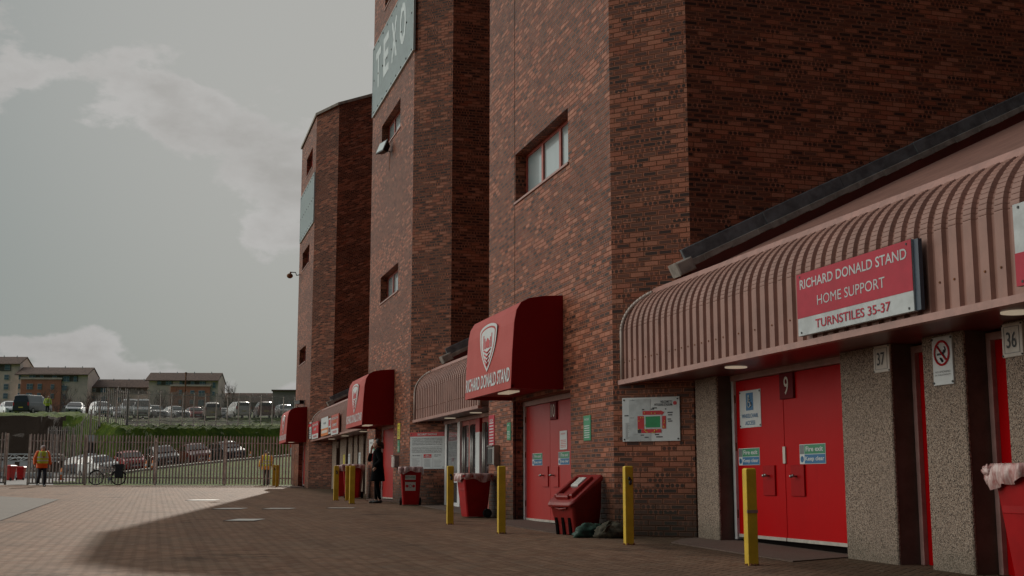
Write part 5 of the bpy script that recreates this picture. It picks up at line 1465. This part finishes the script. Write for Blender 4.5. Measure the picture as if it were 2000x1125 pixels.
def TZ_(x, y):
    s, l = sl(x, y); return TZ(1000 + l / (s * .99) * FPX, s)
GL = 'cars parked on the sloping lane'; GU = 'vehicles parked on the upper car park'
park('hatch', 'white', 194, 88, 24, 'small white hatchback at the lower left end of the lane, behind the bicycle', GL, .96)
park('hatch', 'grey', 172, 99, 30, 'grey car half hidden behind the white hatchback, under the dark cabinet', GL)
park('hatch', 'red', 255, 97.5, 12, 'bright red hatchback, second car up the lane', GL)
park('suv', 'black', 317, 98.5, 14, 'black car with pale roof glare between the red hatchback and the maroon car', GL)
park('suv', 'maroon', 381, 103.5, 14, 'maroon car with bright headlight, fourth up the lane', GL)
park('suv', 'navy', 443, 108.5, 24, 'dark blue car at the upper right end of the lane', GL)
park('suv', 'white', 14, 140, 8, 'white car at the left edge of the upper car park', GU)
park('van', 'black', 58, 134, 150, 'dark van on the upper car park left of the small steward', GU)
park('saloon', 'silver', 141, 136, -6, 'low silver car facing the camera on the bank top, right of the bare tree', GU)
park('suv', 'white', 192, 139, 12, 'large white car with roof box shape, left of the striped vans', GU)
park('saloon', 'grey', 227, 146, 8, 'grey car peeping out left of the two pale vans', GU)
park('van', 'white', 249, 138, 0, 'pale van behind the upper fence, left one of two', GU)
park('van', 'white', 273, 137, 0, 'pale van behind the upper fence, right one of two', GU)
park('saloon', 'white', 296, 141, 20, 'white car just right of the two pale vans', GU)
park('saloon', 'silver', 338, 143, 24, 'silver saloon on the upper car park between the vans and the beige car', GU)
park('hatch', 'red', 377, 147, 10, 'small red and white looking hatchback left of the beige car', GU)
park('mpv', 'beige', 410, 137, 184, 'beige people carrier seen from behind on the upper car park', GU)
park('hatch', 'silver', 433, 150, 5, 'silver car glimpsed right of the beige people carrier', GU)
park('suv', 'white', 462, 139, 196, 'white car with sun glint seen from behind, right of the beige one', GU)
park('suv', 'maroon', 512, 139, 188, 'maroon car with yellow rear plate on the upper car park', GU)
park('hatch', 'white', 553, 140, 10, 'white car at the right end of the upper row beside the tower', GU)

# cabinet on the lane
p_ = at(174, 103); c = thing('signal_cabinet', 'black cabinet with a white top standing above the grey car on the lane', 'cabinet', (p_.x, p_.y, zt_at(*p_)), R(-10))
part('body', MB().wbox(-.4, .4, -.3, .3, 0, 1.9), BLACK, c, bevel=.03); part('top_panel', MB().wbox(-.42, .42, -.34, .32, 1.905, 2.5), WHITE, c, bevel=.02); part('post', MB().wbox(-.1, .1, -.1, .1, -.4, 0), BLACK, c)

# cones and marker posts
def cone(px, s, label, kind='cone'):
    p = at(px, s); z = zt_at(*p)
    if kind == 'cone':
        c = thing('traffic_cone', label, 'traffic cone', (*p, z), 0, 'cones along the lane')
        part('foot', MB().wbox(-.18, .18, -.18, .18, 0, .05), CONE, c); part('cone_body', MB().tube([(0, 0, .05), (0, 0, .72)], [.14, .035], 14), CONE, c, smooth=True); part('white_band', MB().tube([(0, 0, .32), (0, 0, .48)], [.103, .076], 14), REFLECT, c)
    else:
        c = thing('marker_post', label, 'marker post', (*p, z), 0, 'marker posts along the lane')
        part('post', MB().tube([(0, 0, 0), (0, 0, .75)], .07, 10), WHITE, c); part('red_top', MB().tube([(0, 0, .75), (0, 0, 1.35)], .075, 10), plain('post_red_%d' % px, (.7, .05, .02)), c)
cone(286, 91.5, 'orange cone beside the red hatchback, left of two close ones'); cone(298.5, 90.5, 'orange cone right of its twin before the black car'); cone(388, 99.5, 'orange cone before the maroon car')
cone(410, 101, 'orange cone between the maroon and the dark blue cars'); cone(489, 107, 'orange cone right of the dark blue car'); cone(121, 76, 'small red and white cone on the lane near the walking steward')
cone(503, 108, 'red topped white post on the lane behind the yellow steward', 'post'); cone(568, 112, 'red topped white post at the tower end of the lane', 'post')

# lattice boom lying across the road
p_ = at(50, 84); tb = thing('lattice_boom', 'white lattice boom with hanging panels lying behind the gate', 'barrier', (*p_, 1.15), -YAW)
m = MB(); L0, L1 = -9, 2.1
for z_, y_ in ((1.15, 0), (1.62, 0), (1.38, .4)): m.tube([(L0, y_, z_), (L1, y_, z_)], .035, 6)
i = L0; f = 0
while i < L1 - .3:
    m.tube([(i, 0, 1.15 if f else 1.62), (i + .45, 0, 1.62 if f else 1.15)], .028, 5); m.tube([(i, 0, 1.15 if f else 1.62), (i + .45, .4, 1.38)], .02, 5); i += .45; f ^= 1
part('lattice', m, WHITE, tb)
part('end_hoop', MB().tube([(2.1, 0, 1.62), (2.45, 0, 1.55), (2.7, 0, 1.25), (2.75, 0, .7), (2.75, 0, -.05)], .05, 8).tube([(2.1, 0, 1.15), (2.3, 0, 1.0), (2.35, 0, .5), (2.35, 0, -.05)], .05, 8), GALV, tb, smooth=True)
for a in (-6.5, -4.4, -1.7, -.4): part('hanging_panel', MB().wbox(a, a + .95, -.03, .02, .72, 1.1), WHITE, tb)
for a in (-8, -5, -2.5, .9): part('support', MB().wbox(a, a + .08, -.04, .04, -.1, 1.15), GALV, tb)
PB = plain('pale_block', (.42, .45, .47), .7)
for i in range(5): part('concrete_block', MB().wbox(-9 + i * 2.1, -7.1 + i * 2.1, .9, 1.7, -.05, .38 + .05 * (i % 2)), PB, tb)

# ------------------------------------------------------------------ flats on the hill
def flats(label, px0, px1, s, ye_l, ye_r, yr_l, yr_r, gable, floors, strips, salmon=None, wallm=CREAM, group='flats on the hill', flat=False):
    """measured at its distance s; y values are photo rows turned into heights there"""
    def z(y): return EYE + (939 - y) / FPX * s
    def u(px): return (px - (px0 + px1) / 2) / FPX * s
    c = at((px0 + px1) / 2, s); r = thing('apartment_block', label, 'apartment block', (c.x, c.y, z(812)), -YAW + R(3), group)
    zb = z(812); H = z((ye_l + ye_r) / 2) - zb; RH = z((yr_l + yr_r) / 2) - zb; w_ = u(px1); D = 11
    dz = (z(ye_l) - z(ye_r)) / 2
    part('wall', MB().wbox(-w_, w_, 0, D, -6, H), wallm, r)
    if flat: part('roof', MB().wbox(-w_ - .3, w_ + .3, -.4, D + .4, H + .01, RH), ROOFT, r)
    else:
        ov = .9; m = MB()
        g = [(-.8, H - .25), (D / 2, RH), (D + .8, H - .25), (D + .8, H - .5), (D / 2, RH - .35), (-.8, H - .5)]
        m.loft([[(x, y, q) for y, q in g] for x in (-w_ - ov, w_ + .15)]); rf = part('roof', m, ROOFT, r, fixn=True)
        part('gable', MB().poly([(w_ + .004, 0, H - .3), (w_ + .004, D, H - .3), (w_ + .004, D / 2, RH - .4)]), wallm, r)
        part('gable', MB().poly([(-w_ - .004, D, H - .3), (-w_ - .004, 0, H - .3), (-w_ - .004, D / 2, RH - .4)]), wallm, r)
    if salmon:
        a, b_, yt = salmon; part('salmon_panel', MB().wbox(u(a), u(b_), -.35, .0, -5.9, z(yt) - zb), SALMON, r)
        part('parapet', MB().wbox(u(a) - .2, u(b_) + .2, -.55, .0, z(yt) - zb + .004, z(yt) - zb + .5), CREAM, r)
    for a, b_, ya, yb in strips: part('boarding', MB().wbox(u(a), u(b_), -.06, .0, z(yb) - zb, z(ya) - zb), CHAR, r)
    for a, b_, ya, yb in floors:
        inset = -.37 if salmon and salmon[0] - 2 < a < salmon[1] and ya > salmon[2] else -.08
        wz0, wz1 = z(yb) - zb, z(ya) - zb
        q = part('window', MB().wbox(u(a), u(b_), inset - .06, inset + .02, wz0, wz1), WHITE, r)
        n_ = max(1, round((u(b_) - u(a)) / 1.0)); m = MB()
        for i in range(n_):
            x0 = u(a) + (u(b_) - u(a)) * i / n_ + .07; x1 = u(a) + (u(b_) - u(a)) * (i + 1) / n_ - .07
            m.wbox(x0, x1, inset - .085, inset - .05, wz0 + .1, (wz0 + wz1) / 2 - .05).wbox(x0, x1, inset - .085, inset - .05, (wz0 + wz1) / 2 + .05, wz1 - .08)
        part('pane', m, HOUSEGLASS, q)
    m = MB()
    for i in range(4): m.tube([(-w_ + (i + .5) * w_ / 2, D / 2 - 3, (H + RH) / 2 + .5), (-w_ + (i + .5) * w_ / 2, D / 2 - 3, (H + RH) / 2 + 1.2)], .12, 6)
    if not flat: part('roof_vent', m, STEEL, r)
    return r
flats('tall pale block cut off by the left edge of the photo', -75, 26, 352, 711, 711, 694, 696, 1, [(-3, 7, 713, 725), (-3, 6, 734, 744), (-3, 6, 752, 763), (-3, 6, 770, 781), (-40, -25, 713, 725), (-40, -25, 734, 744)], [(-20, 9, 711, 727)])
flats('four storey block with salmon front and dark attic band, left of the lower terrace', 28, 161, 350, 730, 734, 714, 718.5, 1,
      [(49, 60, 735, 743), (69, 76, 735, 742), (93, 101, 736, 743), (114, 126, 737, 748), (134, 140, 737, 748), (45, 57, 752, 763), (66, 74, 752, 763), (91, 98, 753, 763), (112, 122, 755, 765), (45, 56, 770, 781), (66, 73, 770, 781), (91, 98, 771, 781), (113, 121, 772, 782), (113, 121, 789, 800), (28, 33, 734, 744), (28, 32, 752, 762), (28, 32, 770, 781)],
      [(48, 142, 731.5, 747)], (34, 111, 743.5))
flats('lower terrace with dark upper windows between the two salmon fronted blocks', 166, 283, 356, 755, 759, 738.5, 742, 1, [(174, 181, 758, 768), (190, 201, 759, 769), (174, 181, 776, 786), (190, 201, 777, 787), (225, 232, 778, 788)], [(168, 202, 756, 769), (217, 280, 758, 772)])
flats('salmon fronted block with grey roof standing above the parked vans', 285, 419, 348, 741.5, 745.5, 725, 729, 1,
      [(302, 309, 745, 753), (318, 329, 745, 754), (344, 350, 746, 753), (366, 373, 747, 754), (383, 394, 747, 756), (408, 414, 749, 760), (344, 350, 764, 773), (366, 374, 765, 772), (382, 394, 765, 777), (408, 413, 767, 775), (344, 350, 783, 792), (366, 373, 783, 791), (382, 393, 783, 795)],
      [(301, 331, 743, 755), (344, 395, 744, 756)], (328, 404, 757))
flats('long low brownish terrace right of the salmon fronted block', 421, 527, 360, 786, 787, 766, 768.5, 1, [(462, 472, 788, 795), (476, 486, 788, 795), (500, 512, 788, 795)], [], wallm=plain('brown_roughcast', (.26, .16, .13), .9))
flats('plain grey flat roofed block at the right end of the row', 529, 600, 345, 766, 767, 763, 764, 1, [(541, 544, 786, 795), (547, 550, 786, 795), (561, 564, 786, 794), (567, 570, 786, 794)], [], wallm=plain('grey_roughcast', (.34, .28, .27), .9), flat=True)

# ------------------------------------------------------------------ bare trees
def tree(px, s, ytop, label, spread=1.0, seed=1):
    rnd = random.Random(seed); p = at(px, s); zb = zt_at(*p) - .2; H = EYE + (939 - ytop) / FPX * s - zb
    r = thing('bare_tree', label, 'tree', (*p, zb), 0, 'leafless trees before the flats')
    tm, cm = MB(), MB()
    def grow(q, d_, L, rad, lvl):
        pts = [q]; n_ = 4; c = q.copy(); dd = d_.copy()
        for i in range(n_):
            dd = (dd + Vector((rnd.uniform(-.16, .16), rnd.uniform(-.16, .16), rnd.uniform(0, .12)))).normalized(); c = c + dd * L / n_; pts.append(c.copy())
        (tm if lvl < 2 else cm).tube(pts, [rad * (1 - .55 * i / n_) for i in range(n_ + 1)], 6 if lvl < 2 else 3, caps=False)
        if lvl >= 5: return
        for j in range(rnd.choice((3, 4)) if lvl < 4 else 3):
            k = rnd.randint(1, n_); e = rnd.uniform(.45, .95) * spread; a = rnd.uniform(0, 2 * pi)
            side = Vector((cos(a), sin(a), 0)); nd = (dd * 1.1 + side * e + Vector((0, 0, .25))).normalized()
            grow(pts[k], nd, L * rnd.uniform(.58, .76), rad * .52, lvl + 1)
    grow(Vector((0, 0, 0)), Vector((0, 0, 1)), H * .38, .035 * H * .6, 0)
    # scale the crown to its height
    mz = max(v[2] for v in cm.v); k = H / mz
    for q in (tm, cm): q.v = [(a * k, b_ * k, c * k) for a, b_, c in q.v]
    part('trunk', tm, BARK, r); part('branches', cm, BARK, r)
T_L = [(83, 205, 748, 'bare tree before the salmon front of the left block', 1.0), (128, 200, 747, 'bare upright tree between the salmon front and the gable', .85), (166, 190, 757, 'bare spreading tree left of the lower terrace windows', 1.1), (195, 205, 768, 'small bare tree before the dark windows of the lower terrace', 1.0),
       (230, 180, 741, 'widest bare tree, before the lower terrace roof', 1.35), (258, 195, 752, 'bare tree behind the left pale van', 1.2), (318, 190, 752, 'bare tree right of the pale vans before the salmon front', 1.1), (447, 330, 744, 'bare tree top rising above the low brownish terrace', 1.2), (100, 190, 770, 'low bare tree behind the small steward', 1.2), (292, 200, 757, 'thin bare tree at the left corner of the salmon fronted block', .9), (20, 200, 783, 'small bare tree behind the white car at the left edge', 1.0), (428, 200, 775, 'thin bare tree before the corner of the brownish terrace', .9), (345, 205, 770, 'low bare tree before the lower salmon windows', 1.1)]
for i, (px, s, yt, lab, sp) in enumerate(T_L): tree(px, s, yt, lab, sp, 11 + i)
p_ = at(356, 132); lpst = thing('street_light_pole', 'thin rusty pole standing among the cars before the salmon fronted block', 'pole', (*p_, zt_at(*p_)))
part('pole', MB().tube([(0, 0, 0), (0, 0, 4.7)], .07, 8), RUST, lpst); part('pole_cap', MB().tube([(0, 0, 4.7), (0, 0, 4.85)], .12, 8), RUST, lpst); 

# people beyond the fence
p_ = fp(511) + Vector((SA, CA)) * 1.2
steward('steward in amber jacket with headphones seen from behind through the fence', p_.x, p_.y, R(8), HIVIS_A, HIVIS_Y, False, z=TH_(511, 63.4), hat=HAIR, headphones=True, sc=.97)
p_ = at(86, 126)
steward('tiny steward in a yellow vest on top of the bank beside the dark van', p_.x, p_.y, R(190), HIVIS_Y, HIVIS_Y, False, z=zt_at(*p_), hat=HAIR)

# ------------------------------------------------------------------ bicycle
pb = fp(215.5) - Vector((SA, CA)) * .38
bk = thing('bicycle', 'grey bicycle with black panniers leaning on the palisade fence', 'bicycle', (pb.x, pb.y, G(*pb)), math.atan2(FU.y, FU.x))
bk.rotation_euler = (R(-8), 0, math.atan2(FU.y, FU.x))
fa, ra = Vector((-.52, 0, .34)), Vector((.52, 0, .34)); bb = Vector((.10, 0, .28)); se = Vector((.24, 0, .82)); hdt = Vector((-.34, 0, .86)); hb = Vector((-.40, 0, .70))
part('frame', MB().tube([bb, se], .018).tube([bb, hb], .020).tube([se - Vector((.015, 0, .06)), hdt - Vector((0, 0, .06))], .018).tube([hdt + Vector((.012, 0, .07)), hb], .02).tube([bb, ra], .012).tube([se - Vector((.01, 0, .05)), ra], .010), GALV, bk, smooth=True)
part('fork', MB().tube([hb, hb - Vector((.03, 0, .12)), fa], .014), GALV, bk, smooth=True)
for c_ in (fa, ra):
    t = [c_ + Vector((cos(a), 0, sin(a))) * .335 for a in [2 * pi * i / 32 for i in range(33)]]
    wq = part('wheel', MB().tube(t, .020, 6, caps=False), TYRE, bk, smooth=True); m = MB()
    for i in range(18):
        a = 2 * pi * i / 18; m.tube([c_ + Vector((0, .02 * (-1) ** i, 0)), c_ + Vector((cos(a), 0, sin(a))) * .32], .003, 3)
    m.tube([c_ - Vector((0, .05, 0)), c_ + Vector((0, .05, 0))], .02); m.tube([c_ + Vector((cos(a), 0, sin(a))) * .31 for a in [2 * pi * i / 32 for i in range(33)]], .008, 4, caps=False)
    part('spokes', m, STEEL, wq)
part('handlebar', MB().tube([hdt, hdt + Vector((-.04, 0, .10))], .014).tube([hdt + Vector((.10, .28, .16)), hdt + Vector((-.02, .20, .12)), hdt + Vector((-.05, 0, .11)), hdt + Vector((-.02, -.20, .12)), hdt + Vector((.10, -.28, .16))], .014), BLACK, bk, smooth=True)
part('saddle', MB().ball((.27, 0, .93), .12, 12, 8, scale=(1.2, .6, .3)).tube([(.24, 0, .82), (.26, 0, .92)], .013), BLACK, bk, smooth=True)
part('mudguard', MB().tube([ra + Vector((cos(a), 0, sin(a))) * .37 for a in [R(20 + 14 * i) for i in range(11)]], .018, 6).tube([fa + Vector((cos(a), 0, sin(a))) * .37 for a in [R(40 + 14 * i) for i in range(9)]], .018, 6), BLACK, bk, smooth=True)
part('pannier', MB().wbox(.36, .70, .06, .18, .34, .74).wbox(.36, .70, -.18, -.06, .34, .74), BLACK, bk, bevel=.03)
part('rack_bag', MB().wbox(.34, .74, -.14, .14, .76, .98), BLACK, bk, bevel=.04)
part('crankset', MB().disc(Fr(tuple(bb), (1, 0, 0)), 0, 0, .09, .03, .04, 20).tube([bb + Vector((0, -.06, 0)), bb + Vector((.06, -.07, -.15)), bb + Vector((.06, -.13, -.15))], .012), STEEL, bk)
